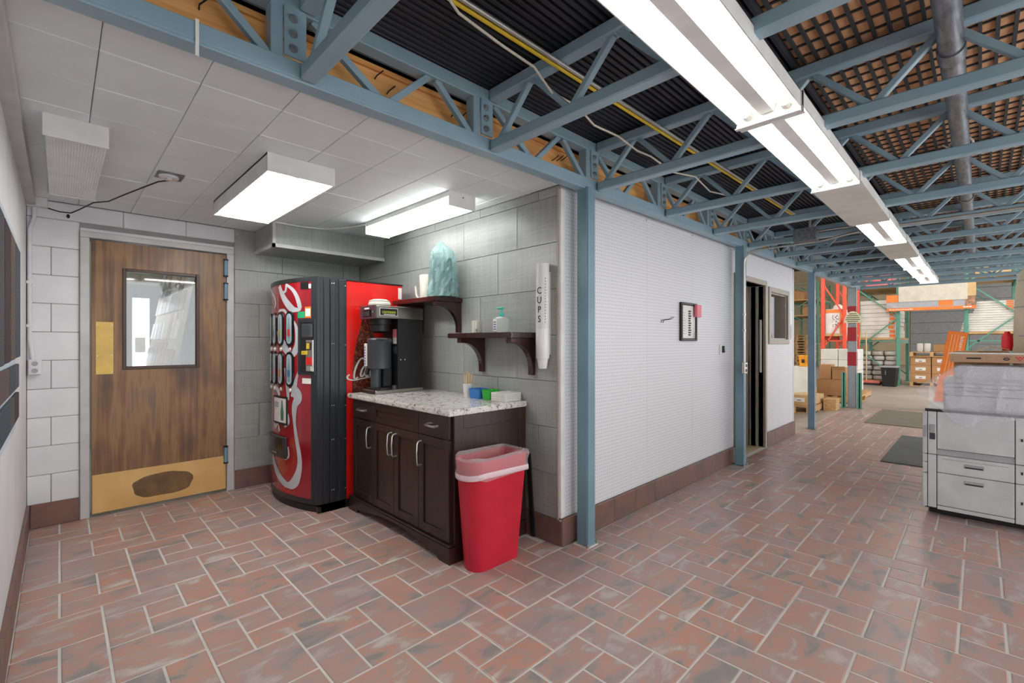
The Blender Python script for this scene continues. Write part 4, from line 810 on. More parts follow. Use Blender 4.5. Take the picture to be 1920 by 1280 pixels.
# worktop items
sc = T('stir_stick_cup', 'white paper cup filled with wooden stir sticks on the worktop', 'cup', (2.19, 2.70, ZC))
ob('cup', MB().lathe([(.030, 0), (.039, .10), (.040, .102), (.037, .10), (.028, .004)], (2.19, 2.70, ZC), 20, cap=False), PAPER, sc, smooth=True)
for k in range(12):
    a = k*.52; bx_, by = 2.19+.014*math.cos(a), 2.70+.014*math.sin(a); tx_, ty = 2.19+.034*math.cos(a), 2.70+(.034+.02*(k % 3 == 0))*math.sin(a)
    ob('stir_stick', MB().bar((bx_, by, ZC+.006), (tx_, ty, ZC+.165+.012*(k % 3)), .0075, .0022, (math.cos(a), math.sin(a), 0)), STICK, sc)
def tub(name, label, x, y, m_, a=.05, b=.065, h=.066):
    t = T(name, label, 'container', (x, y, ZC)); mb = MB().loft([rrect(x, y, a*.86, b*.86, .014, ZC+.001), rrect(x, y, a, b, .016, ZC+h), rrect(x, y, a*1.05, b*1.05, .018, ZC+h+.004), rrect(x, y, a*.95, b*.95, .015, ZC+h+.003), rrect(x, y, a*.82, b*.82, .012, ZC+.006)], cap=False)
    mb.add(rrect(x, y, a*.86, b*.86, .014, ZC+.0012), [tuple(range(20))]); ob('shell', mb, m_, t, smooth=True); return t
t = tub('plastic_tub', 'blue translucent plastic tub beside the stir stick cup', 2.205, 2.59, BLUEP, .055, .06)
for k in range(5): ob('sachet', MB().box(2.17+.014*k, 2.175+.014*k, 2.55, 2.63, ZC+.008, ZC+.05), PAPER, t)
t = tub('plastic_tub', 'green translucent plastic tub between the blue tub and napkins', 2.215, 2.475, GREENP, .055, .045)
for k in range(4): ob('sachet', MB().box(2.18+.016*k, 2.185+.016*k, 2.445, 2.505, ZC+.008, ZC+.048), PAPER, t)
np_ = T('napkin_stack', 'stack of white paper napkins at the corner of the worktop', 'napkins', (2.25, 2.34, ZC))
for k in range(8):
    o = random.uniform(-.002, .002); ob('napkin', box(2.165+o, 2.325+o*.5, 2.272+o, 2.415+o, ZC+.0074*k+.0002, ZC+.0074*k+.0070), PAPER, np_, bev=.0025)
ob('dark_slat', MB().bar((2.315, 2.15, .003), (2.322, 2.20, .56), .012, .035, (0, 1, 0)), BLACK, label='thin dark slat leaning in the gap beside the cabinet', cat='slat')
# ---------------------------------------------------------------- waste bin
bn = T('waste_bin', 'tall slim red plastic waste bin with a clear liner beside the cabinet', 'waste bin', (1.87, 2.09, 0))
def bring(x0, x1, y0, y1, z, n=10):
    r = (y1-y0)/2; cy = (y0+y1)/2; out = [(x0+r*.9-r*.9*math.cos(t), cy-r*math.sin(t), z) for t in [math.pi/2*(-1+2*k/n) for k in range(n+1)]]
    return out+[(x1-.012, y0, z), (x1, y0+.012, z), (x1, y1-.012, z), (x1-.012, y1, z)]
ob('body', MB().loft([bring(1.70, 2.035, 2.015, 2.18, 0), bring(1.697, 2.038, 2.013, 2.182, .02), bring(1.645, 2.085, 1.985, 2.205, .635), bring(1.640, 2.09, 1.980, 2.208, .648), bring(1.652, 2.078, 1.992, 2.198, .645), bring(1.705, 2.03, 2.02, 2.176, .03)], cap=False), BINR, bn, smooth=True)
ob('bottom', MB().add(bring(1.70, 2.035, 2.015, 2.18, .006), [tuple(range(15))]), BINR, bn)
rings = []
for i, (d, z) in enumerate(((.006, .545), (.010, .56), (.008, .60), (.014, .64), (.010, .662), (0, .668), (-.012, .655), (-.02, .60), (-.03, .52), (-.045, .40))):
    rg = bring(1.645-d, 2.085+d, 1.985-d, 2.205+min(d, .003), z, 18); rings.append([(x+.006*noise.noise(Vector((x*30, y*30, z*20))), y+(.006*noise.noise(Vector((x*30+7, y*30, z*20))) if y < 2.19 else 0), z+(.014*noise.noise(Vector((x*14, y*14, i*.3)))+(.016 if i == 0 else 0)*math.sin(x*24))) for x, y, z in rg])
ob('liner', MB().loft(rings, cap=False), LINER, bn, smooth=True)
m = MB().loft([[(x, y, z+.006*math.sin(x*26)) for x, y, z in bring(1.645-d, 2.085+d, 1.985-d, 2.206, z, 18)] for d, z in ((.009, .545), (.0115, .55), (.0115, .572), (.009, .578))], cap=False); ob('liner_hem', m, film('hem_film', (246, 226, 232), .75), bn, smooth=True)
# ---------------------------------------------------------------- pegboard wall items
t = T('key_board', 'black framed white board with lettering and a pink pad on the pegboard', 'notice board', (4.2, 1.915, 1.34))
m = MB()
for a in ((4.03, 4.055, 1.345, 1.70), (4.335, 4.36, 1.345, 1.70), (4.055, 4.335, 1.345, 1.37), (4.055, 4.335, 1.675, 1.70)): m.box(a[0], a[1], 1.898, 1.9248, a[2], a[3])
ob('frame', m, BLACK, t, bev=.005); ob('board', box(4.05, 4.34, 1.912, 1.924, 1.365, 1.68), PAPER, t)
for k in range(11): ob('printed_word', box(4.19, 4.235+.006*(k % 3), 1.9105, 1.9122, 1.395+.022*k, 1.409+.022*k), INK, t)
for k in range(9): ob('faint_word', box(4.085, 4.12, 1.9105, 1.9122, 1.41+.024*k, 1.416+.024*k), COPG, t)
ob('pink_pad', box(4.285, 4.38, 1.868, 1.898, 1.57, 1.688), PINKP, t, bev=.004); ob('hanging_pen', MB().tube([(4.318, 1.89, 1.57), (4.318, 1.89, 1.47), (4.31, 1.893, 1.40), (4.312, 1.893, 1.36)], [.003, .003, .008, .007], 6), BLACK, t)
t = T('peg_hooks', 'pair of bent wire hooks stuck in the pegboard', 'hooks', (3.72, 1.91, 1.5))
for xx in (3.69, 3.725): ob('hook', MB().tube([(xx-.004, 1.923, 1.50), (xx, 1.918, 1.525), (xx, 1.90, 1.525), (xx+.015, 1.86, 1.53), (xx+.025, 1.835, 1.55)], .0028, 6), BLACK, t)
t = T('light_switch', 'white light switch plate on the pegboard near the second column', 'light switch', (4.97, 1.92, 1.21)); ob('plate', box(4.945, 5.0, 1.916, 1.9248, 1.205, 1.31), WHITEM, t, bev=.003); ob('rocker', box(4.962, 4.984, 1.909, 1.9165, 1.235, 1.285), OFFW, t, bev=.002)
t = T('timer_remote', 'small black control holder beside the light switch', 'holder', (5.04, 1.92, 1.22)); ob('case', box(5.02, 5.052, 1.905, 1.9248, 1.222, 1.295), BLACK, t, bev=.004); ob('screw', MB().box(5.085, 5.092, 1.918, 1.9248, 1.228, 1.245), INK, t)
t = T('wall_notice', 'two small paper notices pinned at the end of the pegboard wall', 'notice', (7.56, 1.92, 1.35)); ob('sheet', box(7.51, 7.60, 1.9225, 1.9248, 1.60, 1.78), PAPER, t); ob('oval_sheet', MB().extr([(7.555+.048*math.cos(a), 1.48+.11*math.sin(a)) for a in [k*2*math.pi/20 for k in range(20)]], 'xz', 1.9225, 1.9248), COPG, t)
# office contents seen through doorway and window, and an added ceiling lamp
t = T('black_cabinet', 'tall black cabinet inside the dark office doorway', 'cabinet', (5.75, 3.2, 0)); ob('body', box(5.45, 6.0, 2.95, 3.5, 0, 1.32), BLACK, t, bev=.005)
for k in range(3): d = ob('drawer', box(5.47, 5.98, 2.94, 2.952, .03+.43*k, .43+.43*k), BLACKG, t, bev=.004); ob('handle', box(5.66, 5.8, 2.925, 2.941, .31+.43*k, .325+.43*k), CHROME, d)
t = T('waste_basket', 'dark bagged waste basket on the office floor', 'waste bin', (5.75, 2.62, 0)); ob('basket', MB().lathe([(.11, 0), (.14, .32), (.13, .32), (.10, .01)], (5.75, 2.62, 0), 18, cap=False), BLACK, t, smooth=True); ob('bag', MB().lathe([(.142, .27), (.15, .33), (.12, .34), (.06, .30)], (5.75, 2.62, 0), 18, cap=False), BLACKG, t, smooth=True)
t = T('office_board', 'pale sheet board leaning behind the office window', 'board', (7.0, 4.2, 0)); ob('sheet', MB().bar((6.7, 3.7, .0), (6.7, 3.95, 1.9), .9, .03, (1, 0, 0)).xf(Matrix.Translation((0, 0, .03))), CARDL, t); ob('frame', MB().bar((7.2, 3.7, .03), (7.2, 3.95, 2.0), .05, .05, (1, 0, 0)), PAPER, t)
t = T('strip_light', 'small strip light added on the office ceiling to brighten the room', 'light', (6.6, 3.4, 2.4)); ob('housing', box(5.9, 7.1, 3.36, 3.44, 2.43, 2.47), WHITEM, t); ob('tube', MB().tube([(5.95, 3.4, 2.41), (7.05, 3.4, 2.41)], .016, 10), emit('added_office_tube', (1, .95, .85), 4), t, smooth=True)  # lamp added so the office interior is not dark
# ---------------------------------------------------------------- mats
ob('floor_mat', box(6.55, 8.56, -.45, .785, .0015, .011), MATG, bev=.004, label='dark grey rubber floor mat nearest the copier', cat='floor mat')
ob('floor_mat', box(9.53, 11.63, -.35, 1.36, .0015, .011), MATT, bev=.004, label='taupe floor mat lying before the concrete floor', cat='floor mat')
# ---------------------------------------------------------------- copier
cq = T('copier', 'large white office copier with paper drawers at the right edge', 'copier', (5.1, -.2, 0))
ob('body', box(4.825, 5.42, -.95, .30, .05, .82), COPW, cq, bev=.006); ob('plinth', box(4.86, 5.40, -.92, .28, .012, .05), BLACK, cq)
for xx, yy in ((4.93, .22), (5.33, .22), (4.93, -.8), (5.33, -.8)): ob('caster', MB().tube([(xx, yy-.012, .022), (xx, yy+.012, .022)], .022, 12), BLACK, cq)
ob('upper_body', box(4.84, 5.42, -.93, .20, .82, 1.05), COPW, cq, bev=.012, seg=2); ob('scanner_lid', box(4.86, 5.40, -.93, .14, 1.05, 1.15), COPW, cq, bev=.015, seg=2)
def cpan(name, y0, y1, z0, z1, m_=COPW, d=.80): return ob(name, box(4.80+(d-.80), 4.826, y0+.0022, y1-.0022, z0+.0022, z1-.0022), m_, cq, bev=.003)
ob('seam_backing', box(4.815, 4.83, -.94, .302, .052, .818), SEAM, cq)
for a, b in ((.06, .322), (.322, .405), (.405, .47), (.47, .80)): cpan('side_cover', .287, .318, a, b)
cpan('narrow_panel', .234, .287, .06, .47); lt = cpan('narrow_panel', .234, .287, .47, .80); ob('latch', box(4.792, 4.802, .243, .275, .64, .70), COPG, lt, bev=.003); ob('latch_pocket', box(4.797, 4.801, .243, .275, .585, .635), DARKG, lt); ob('vent', box(4.797, 4.801, .292, .31, .60, .69), COPG, cq)
cpan('front_door', -.172, .234, .515, .80); ob('ledge', MB().extr([(4.803, .472), (4.815, .513), (4.83, .513), (4.83, .472)], 'xz', -.172, .234), COPG, cq)
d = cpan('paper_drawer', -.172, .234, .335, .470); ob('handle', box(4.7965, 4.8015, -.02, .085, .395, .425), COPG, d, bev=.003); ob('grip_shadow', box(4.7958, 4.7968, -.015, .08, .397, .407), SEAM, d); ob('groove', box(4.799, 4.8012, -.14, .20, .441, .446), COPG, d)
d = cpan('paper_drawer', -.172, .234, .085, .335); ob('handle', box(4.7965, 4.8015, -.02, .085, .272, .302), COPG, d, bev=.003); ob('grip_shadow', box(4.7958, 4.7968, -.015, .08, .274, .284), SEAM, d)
cpan('kick_panel', -.172, .234, .052, .085)
for a, b in ((.052, .335), (.335, .47), (.47, .80)): q = cpan('right_panel', -.60, -.172, a, b); ob('lock', box(4.7965, 4.8015, -.21, -.20, (a+b)/2, (a+b)/2+.02), SEAM, q)
for zz in (.93, .99, 1.02): ob('upper_seam', box(4.838, 4.842, -.92, .19, zz, zz+.003), SEAM, cq)
ob('exit_tray', box(4.836, 4.842, -.10, .06, .955, .972), COPG, cq)
# plastic dust cover
def ztop(y): return 1.162 if y < .10 else 1.162-.20*((y-.10)/.26)**1.1
def zbot(y):
    P = [(-.9, .80), (-.25, .80), (-.12, .77), (0, .765), (.045, .71), (.08, .70), (.13, .72), (.18, .79), (.25, .86), (.32, .92), (.36, .95)]
    for (a, b), (c, d) in zip(P, P[1:]):
        if y <= c: return b+(d-b)*(y-a)/(c-a)
    return .95
rings = []; NY = 60
for i in range(NY+1):
    y = -.9+1.26*i/NY; zt, zb = ztop(y), min(zbot(y), ztop(y)-.01); row = []
    for k in range(20):
        if k < 5: x = 5.44-.12*k-.0; z = zt+.004; x = 5.44-(.62*k/5)
        else:
            s = (k-5)/14; x = 4.82-.035*min(1, s*2.2); z = zt-(zt-zb)*s
        fold = (.014*noise.noise(Vector((y*9, z*2.2, 3)))+.008*noise.noise(Vector((y*26, z*6, 9)))+.010*max(0, math.sin(y*34+z*5))**3)*min(1, max(0, k-4)/4)
        row.append((x-abs(fold)*1.2, y+(.05*max(0, y-.27)*0), z+(.006*noise.noise(Vector((x*9, y*9, 1))) if k < 5 else 0)))
    rings.append(row)
ob('dust_cover', MB().loft(rings, cap=False, closed=False), COVER, smooth=True, label='crumpled clear plastic dust cover draped over the copier', cat='dust cover')
t = T('flat_carton', 'long flat tan carton with printed marks lying on the copier', 'carton', (5.1, -.25, 1.185))
ob('box', box(4.96, 5.40, -.80, .168, 1.178, 1.242), TAN, t, bev=.002); ob('top_sheet', box(4.955, 5.405, -.80, .172, 1.2425, 1.248), PAPER, t)
ob('printed_bar', box(4.9588, 4.9602, -.005, .075, 1.205, 1.216), INK, t)
for k, (yy, ww) in enumerate(((.14, .02), (-.03, .012), (-.05, .012))): ob('printed_mark', box(4.9588, 4.9602, yy-ww, yy, 1.207, 1.212), COPG, t)
def disc(y, z, a, b, m_, nm, x=4.959): ob(nm, MB().extr([(y+a*math.cos(2*math.pi*k/16), z+b*math.sin(2*math.pi*k/16)) for k in range(16)], 'yz', x-.0004, x+.001), m_, t)
disc(-.135, 1.208, .017, .011, INK, 'logo'); disc(-.135, 1.208, .011, .003, TAN, 'logo_slit', 4.9584); ob('logo_line', box(4.9588, 4.9602, -.16, -.11, 1.224, 1.226), INK, t)
for yy, zz in ((-.185, 1.222), (-.202, 1.222), (-.219, 1.222), (-.194, 1.211), (-.211, 1.211), (-.202, 1.200)): disc(yy, zz, .006, .0045, REDV, 'red_dot')
disc(.153, 1.198, .003, .003, INK, 'dot')
def carton(name, label, x0, x1, y0, y1, z0, z1, m_=None, group=None, lab=False, cat='carton'):
    t = T(name, label, cat, ((x0+x1)/2, (y0+y1)/2, z0), group); m_ = m_ or CARD
    ob('box', box(x0, x1, y0, y1, z0+.0006, z1), m_, t, bev=min(.006, (z1-z0)*.1)); w_ = (y1-y0)
    ob('tape', box(x0-.001, x1+.001, (y0+y1)/2-w_*.06, (y0+y1)/2+w_*.06, z1-.0, z1+.0012), TAPE, t)
    if lab: q = ob('paper_label', box(x0-.002, x0+.001, y0+w_*.25, y1-w_*.25, z0+(z1-z0)*.35, z0+(z1-z0)*.72), PAPER, t); ob('printed_mark', box(x0-.003, x0-.001, y0+w_*.42, y1-w_*.42, z0+(z1-z0)*.45, z0+(z1-z0)*.52), INK, q)
    return t
carton('carton', 'plain cardboard carton standing behind the copier', 5.50, 5.92, -.17, .16, 0, .66)
t = carton('carton', 'open cardboard carton with a raised flap behind the copier', 5.50, 5.92, -.17, .16, .662, 1.255)
ob('flap', MB().bar((5.51, .02, 1.258), (5.51, -.05, 1.295), .006, .20, (1, 0, 0)), CARDL, t); ob('flap', MB().bar((5.52, -.05, 1.295), (5.52, -.165, 1.272), .006, .18, (1, 0, 0)), CARD, t)
ob('red_cloth', MB().loft([[(5.55+.02*math.sin(k*1.1), -.155-.035*s*math.cos(k*.79), z) for k in range(8)] for z, s in ((1.262, .8), (1.31, 1), (1.38, .9), (1.42, .4))]), REDC, smooth=True, label='bunched red cloth on the open carton behind the copier', cat='cloth')
t = T('wrapped_bundle', 'tall cream wrapped bundle standing behind the copier at the right edge', 'bundle', (5.75, -.45, 0))
rings = []
for z, s in ((0, 1), (.5, 1.02), (1.2, 1.02), (1.45, 1.02), (1.75, 1.0), (1.9, .92), (2.0, .75), (2.06, .45)): rings.append([(5.78+.20*s*math.cos(a)+.012*noise.noise(Vector((a*2, z*4, 2))), -.47+.265*s*math.sin(a)+.012*noise.noise(Vector((a*2, z*4, 7))), z) for a in [k*2*math.pi/24 for k in range(24)]])
ob('wrap', MB().loft(rings), BUFF, t, smooth=True)
for k, zz in enumerate((1.38, 1.62, 1.84)): ob('band', MB().loft([[(5.78+.206*sc*math.cos(a), -.47+.271*sc*math.sin(a), z) for a in [q*2*math.pi/24 for q in range(24)]] for z, sc in ((zz, 1.0-.05*(k == 2)), (zz+.012, 1.0-.055*(k == 2)))], cap=False), COPG, t)
# ---------------------------------------------------------------- warehouse contents
pal = T('pallet', 'x', 'pallet', (0, 0, 0))
for k in range(7): ob('top_board', box(-.6+.185*k, -.6+.185*k+.09, -.5, .5, .12, .14), PWOOD, pal)
for yy in (-.46, 0, .46): ob('stringer', box(-.6, .6, yy-.04, yy+.04, .02, .12), PWOOD, pal)
for k in (0, 3, 6): ob('bottom_board', box(-.6+.185*k, -.6+.185*k+.09, -.5, .5, 0, .02), PWOOD, pal)
_pu = []
def pallet(loc, label, rz=0, group='pallets in the warehouse'):
    if not _pu: _pu.append(1); pal.location = loc; pal.rotation_euler.z = rz; pal['label'] = label; pal['group'] = group; return pal
    return dup(pal, loc, rz, label, group)
def rack(name, label, x0, L, y0, y1, h, levels, m_, pw=.09, beam=None):
    t = T(name, label, 'storage rack', (x0+L/2, (y0+y1)/2, 0)); beam = beam or m_
    for x in (x0, x0+L):
        for y in (y0, y1): ob('post', box(x-pw/2, x+pw/2, y-pw/2, y+pw/2, .01, h), m_, t, bev=.008); ob('foot_plate', box(x-pw*.8, x+pw*.8, y-pw*.8, y+pw*.8, 0, .012), m_, t)
        z = .2; up = True
        while z < h-.3:
            z2 = min(z+.95, h-.1); a, b = (y0, y1) if up else (y1, y0)
            ob('brace', MB().bar((x, a, z), (x, b, z2), .035, .035, (1, 0, 0)), m_, t); z = z2; up = not up
        for zz in (1.38, h-.1): ob('tie_bar', MB().bar((x, y0, zz), (x, y1, zz), .035, .035, (1, 0, 0)), m_, t)
    for lv in levels:
        for y in (y0, y1): ob('beam', box(x0, x0+L, y-.025, y+.025, lv-.12, lv), beam, t)
        n = max(4, int(L/.3))
        for k in range(n): ob('deck_board', box(x0+L*k/n+.01, x0+L*(k+1)/n-.01, y0-.03, y1+.03, lv, lv+.06), PWOOD, t)
    return t
rack('pallet_rack', 'green pallet rack holding white flat cartons left of the banner', 18.5, 2.6, 1.78, 2.80, 3.9, (1.42, 3.05), RACKG)
rack('pallet_rack', 'green pallet rack at the right holding white flat cartons', 18.5, 2.6, -.73, .28, 3.9, (1.58, 3.2), RACKG)
rack('pallet_rack', 'orange-red pallet rack holding a printed display box', 16.0, 2.0, 2.72, 3.24, 3.3, (1.52,), RACKR)
rack('pallet_rack', 'distant green and timber rack by the beige block wall', 30.4, 3.0, 6.4, 7.9, 4.8, (2.85, 3.75), RACKG)
for k in range(9):
    z = 1.482+.132*k; o = random.uniform(-.04, .04)
    t = carton('flat_carton', 'white flat carton with orange end in the left rack, ' + ORD[k] + ' from the bottom', 18.56+abs(o), 20.9, 1.84+max(0, o), 2.74, z, z+.128, WHITEBX, 'white cartons in the left rack')
    ob('orange_label', box(18.557+abs(o), 18.562+abs(o), 1.86+max(0, o), 2.0+max(0, o), z+.02, z+.11), ORANGE, t)
for k in range(13):
    z = 1.642+.066*k; o = .10*(k > 8)
    t = carton('flat_carton', 'thin white flat carton in the right rack, ' + ORD[k] + ' from the bottom', 18.56, 20.9, -.66, .26+.14*(k < 8)-.015*k, z, z+.063, WHITEBX, 'white cartons in the right rack')
    if k > 8: ob('orange_label', box(18.557, 18.562, -.64, -.50, z+.008, z+.055), ORANGE, t)
SKL = ['silver wrapped sack in the left rack, %s row up, %s from the banded column' % (ORD[r], ORD[c]) for r in range(6) for c in range(3)]
def sack(label, cx, cy, cz, a, b, h, m_, group):
    rings = [rrect(cx, cy, a*s, b*s, min(a, b)*s*.6, cz+h*q, 4) for q, s in ((0, .80), (.15, .96), (.5, 1), (.85, .96), (1, .80))]
    rings = [[(x+.012*noise.noise(Vector((x*9, y*9, z*9))), y+.012*noise.noise(Vector((x*9+4, y*9, z*9))), z) for x, y, z in r] for r in rings]
    t = T('sack', label, 'sack', (cx, cy, cz), group); ob('bag', MB().loft(rings), m_, t, smooth=True)
    ob('seam', MB().tube([(cx-a*.7, cy-b*.985, cz+h*.5), (cx+a*.7, cy-b*.985, cz+h*.5)], .012, 5), m_, t)
for r in range(6):
    for c in range(3): sack(SKL[r*3+c], 18.95, 2.58-.31*c+.03*(r % 2), .142+.155*r, .38, .146, .150, SACK, 'silver wrapped sacks in the left rack')
pallet((18.95, 2.30, 0), 'timber pallet under the silver sacks in the left rack')
pallet((19.2, 1.02, 0), 'timber pallet on the floor carrying the labelled brown cartons'); pallet((19.2, 1.02, .905), 'timber pallet lying on top of the labelled brown cartons')
for r in range(3):
    for c in range(2): carton('carton', 'brown carton with a white label, %s row up, %s column, on the aisle pallet' % (ORD[r], ('left', 'right')[c]), 18.66, 19.7, 1.03-.49*c+.01, 1.51-.49*c, .142+.253*r, .392+.253*r, CARD, 'labelled brown cartons', True)
for k in range(2): sack('pale lumpy bag standing on the aisle pallet, %s one' % ('left', 'right')[k], 18.95, 1.30-.17*k, 1.047, .16, .08, .26, WHITEBX, 'pale bags on the pallet')
carton('carton', 'brown carton beside the pale bags on the aisle pallet', 18.9, 19.5, .60, 1.0, 1.047, 1.28)
for k, (y0, y1, m_, lab) in enumerate(((1.95, 2.6, mat('pink_carton', (226, 120, 116), .6), 'pink carton on the top level of the left rack'), (-.6, .1, CARDL, 'tan carton on the top level of the right rack'))): carton('carton', lab, 18.55, 20.4, y0, y1, (3.112, 3.262)[k], (3.112, 3.262)[k]+.45, m_)
t = T('banner', 'wide orange and beige advertising banner hung between the green racks', 'banner', (18.3, 1.0, 2.27))
ob('strip', box(18.28, 18.31, .08, 2.04, 2.29, 2.38), ORANGE, t); ob('picture_panel', box(18.28, 18.31, .30, 2.04, 2.38, 2.56), COPG, t); ob('hanger', MB().tube([(18.29, 1.70, 3.05), (18.45, 1.78, 3.6)], .006, 5), GALV, t); ob('hanger', MB().tube([(18.29, .30, 3.05), (18.45, .28, 3.6)], .006, 5), GALV, t); ob('beige_sheet', box(18.26, 18.30, .25, 1.75, 2.56, 3.08), mat('beige_sheet', (206, 198, 180), .7), t); ob('orange_panel', box(18.27, 18.30, 1.76, 2.04, 2.56, 2.78), ORANGE, t)
ob('photo', box(18.27, 18.281, .10, .30, 2.38, 2.64), mat('banner_photo', (196, 140, 92), .6, c2=(80, 74, 72), scale=9), t); ob('photo', box(18.27, 18.281, .55, .85, 2.40, 2.56), ORANGE, t); ob('photo', box(18.26, 18.30, .08, .25, 2.65, 3.1), CARDL, t)
for k in range(14): ob('banner_mark', box(18.277, 18.281, 1.42+.04*k, 1.42+.04*k+.026, 2.322, 2.322+(.034 if k % 4 == 1 else .022)), PAPER, t)
for k in range(3): ob('banner_mark', box(18.277, 18.281, .17+.06*k, .22+.06*k, 2.33, 2.36), PAPER, t)
for k in range(4): ob('banner_stripe', MB().bar((18.278, 2.03, 2.53-.035*k), (18.278, 1.80, 2.44-.015*k), .004, .012, (1, 0, 0)), PAPER, t)
t = T('waste_bin', 'black wheeled waste bin with a white label near the green rack', 'waste bin', (18.05, 1.93, 0))
ob('body', MB().loft([rrect(18.05, 1.93, .20, .155, .03, 0), rrect(18.05, 1.93, .25, .195, .03, .58)]), BLACK, t, smooth=True); ob('lid', MB().loft([rrect(18.05, 1.93, .275, .215, .03, .58), rrect(18.05, 1.93, .275, .215, .03, .62)]), COPG, t); ob('label', MB().bar((17.822, 2.01, .36), (17.812, 2.01, .49), .002, .09, (1, 0, 0)), PAPER, t)
t = T('push_broom', 'wide push broom with wooden handle leaning on the silver sacks', 'broom', (18.2, 2.5, 0)); ob('handle', MB().tube([(18.2, 2.52, .13), (18.42, 2.56, 1.68)], .017, 8), STICK, t); ob('head', box(18.12, 18.26, 2.18, 2.82, .07, .14), mat('coral_block', (226, 120, 100), .6), t); ob('bristles', box(18.13, 18.25, 2.19, 2.81, .0, .07), BLACK, t)
t = T('broom_handle', 'bare wooden broom handle leaning beside the push broom', 'pole', (18.3, 2.84, 0)); ob('pole', MB().tube([(18.30, 2.84, .02), (18.44, 2.70, 1.70)], .017, 8), mat('yellow_stick', (224, 176, 96), .6), t); ob('tip', MB().lathe([(.02, 0), (.02, .03), (.012, .04)], (18.30, 2.84, 0), 8), DARKG, t)
t = carton('display_box', 'white and orange printed display box on the orange-red rack', 16.05, 16.9, 2.765, 3.19, 1.582, 2.30, WHITEBX, cat='display box')
ob('orange_edge', box(16.045, 16.051, 2.766, 2.84, 1.59, 2.29), ORANGE, t); ob('orange_header', box(16.045, 16.051, 2.84, 3.18, 2.19, 2.29), ORANGE, t); ob('print', box(16.045, 16.051, 2.86, 3.02, 1.75, 2.12), mat('floral_print', (226, 220, 210), .6, c2=(120, 100, 110), scale=24, lo=.48, hi=.56), t)
ob('hard_hat', MB().lathe([(.15, 0), (.15, .02), (.12, .03), (.11, .09), (.06, .14), (.01, .15)], (16.3, 2.93, 2.304), 16), PAPER, smooth=True, label='white rounded cap on top of the printed display box', cat='cap')
for r in range(4):
    for c in range(2): carton('white_pail_box', 'white wrapped box in the pallet stack behind the orange bucket, %s layer, %s' % (ORD[r], ('left', 'right')[c]), 13.45, 14.4, 2.42-.36*c, 2.77-.36*c, .142+.258*r, .396+.258*r, WHITEBX, 'white wrapped boxes')
pallet((13.95, 2.42, 0), 'timber pallet under the white wrapped boxes')
carton('carton', 'long brown carton lying low beside the green guard', 12.35, 12.9, 2.06, 2.62, .142, .50); pallet((12.75, 2.45, 0), 'timber pallet under the long brown carton', math.pi/2)
carton('carton', 'upright brown carton left of the open one on the long carton', 12.4, 12.8, 2.36, 2.58, .502, .83)
t = carton('carton', 'open-topped brown carton next to the banded column', 12.4, 12.8, 2.09, 2.34, .502, .77); ob('flap', MB().bar((12.38, 2.215, .772), (12.30, 2.215, .80), .25, .004, (0, 0, 1)), CARDL, t)
carton('white_crate', 'white box under the orange bucket', 11.6, 12.1, 2.62, 2.98, 0, .80, WHITEBX)
t = T('bucket', 'orange plastic bucket with lid on the white box', 'bucket', (11.85, 2.72, .80)); ob('pail', MB().lathe([(.10, .003), (.125, .22)], (11.85, 2.74, .80), 18), YELB, t, smooth=True); ob('lid', MB().lathe([(.135, .22), (.135, .245), (.12, .25)], (11.85, 2.74, .80), 18), YELB, t, smooth=True); ob('label', box(11.728, 11.735, 2.72, 2.78, .88, .96), INK, t)
pallet((9.35, 2.95, 0), 'timber pallet of white cartons just past the pegboard end')
for r in range(3):
    for c in range(2): carton('carton', 'white carton on the nearest warehouse pallet, %s layer, %s' % (ORD[r], ('near', 'far')[c]), 8.82+.5*c, 9.30+.5*c, 2.46, 3.3, .142+.115*r, .255+.115*r, WHITEBX, 'white cartons on the near pallet')
carton('carton', 'small tan carton on the near white cartons, left', 8.9, 9.15, 2.5, 2.8, .488, .64, CARDL); carton('carton', 'wider tan carton on the near white cartons, right', 9.3, 9.7, 2.48, 2.95, .488, .69, CARDL)
pallet((10.55, 2.70, 0), 'timber pallet of tan cartons between the third column and banded column')
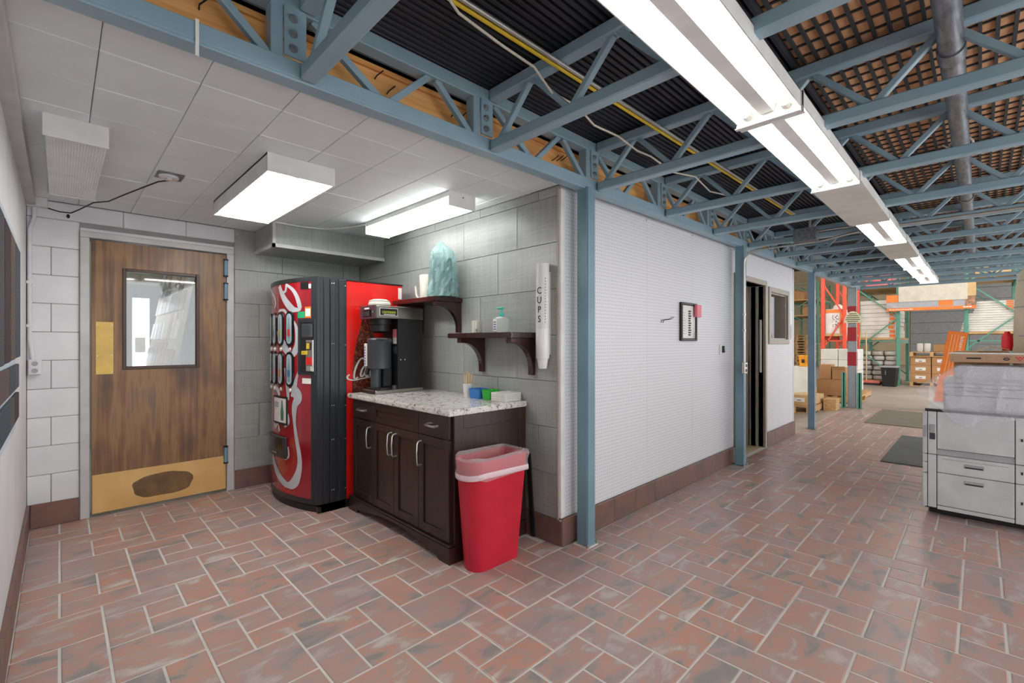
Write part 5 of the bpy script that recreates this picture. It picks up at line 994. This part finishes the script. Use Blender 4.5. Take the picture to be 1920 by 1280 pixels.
for k in range(3): carton('carton', 'tan carton with dark label on the middle pallet, %s along' % ORD[k], 10.0+.36*k, 10.33+.36*k, 2.22, 2.6, .142, .34-.02*k, CARDL, 'tan cartons on the middle pallet', True)
t = T('timber_crate', 'small open timber crate at the edge of the concrete floor', 'crate', (10.95, 2.08, 0))
for yy in (1.98, 2.16): ob('side', box(10.75, 11.1, yy-.012, yy+.012, .0, .20), PWOOD, t)
for k in range(3): ob('slat', box(10.75+.12*k, 10.85+.12*k, 1.965, 2.175, .20, .22), PWOOD, t)
ob('end', box(10.752, 10.772, 1.992, 2.148, 0, .20), PWOOD, t)
for k in range(12): pallet((29.0, 6.95, .145*k), 'timber pallet in the tall stack by the distant rack, %s from the floor' % ORD[k], .05*math.sin(k*2), 'stacked pallets')
for k in range(9): pallet((32.0, 7.2, .145*k), 'timber pallet in the lower stack behind the tall one, %s from the floor' % ORD[k], .05*math.cos(k*2), 'stacked pallets')
for k, (x0, y0, z, lab) in enumerate(((30.6, 6.6, 2.912, 'brown carton on the middle level of the distant rack'), (30.6, 7.1, 3.812, 'brown carton on the upper level of the distant rack'))): carton('carton', lab, x0, x0+1.2, y0, y0+.6, z, z+.5, CARD)
t = T('leaning_carton', 'tall orange carton with white lettering leaning behind the copier', 'carton', (12.2, .50, 0))
M = Matrix.Translation((12.2, .52, .035)) @ Matrix.Rotation(math.radians(8.5), 4, 'X') @ Matrix.Rotation(math.radians(4), 4, 'Y')
b = box(-.06, .06, -.14, .14, 0, 1.52); b.xf(M); ob('box', b, ORANGE, t, bev=.004); b = box(-.058, .062, -.147, -.139, 0, 1.51); b.xf(M); ob('side_panel', b, mat('brown_side', (120, 70, 44), .7), t)
zv = (M.to_3x3() @ Vector((0, 0, 1))).normalized(); yv = (M.to_3x3() @ Vector((0, 1, 0))).normalized()
text('lettering', 'Schluter-KERDI', .072, M @ Vector((-.0615, -.075, 1.21)), -zv, -yv, PAPER, t); 
for k in range(3): 
    b = box(-.0625, -.060, -.02+.045*k, -.012+.045*k, .45, 1.46); b.xf(M); ob('printed_line', b, mat('pale_orange_%d' % k, (246, 190, 140), .5), t)
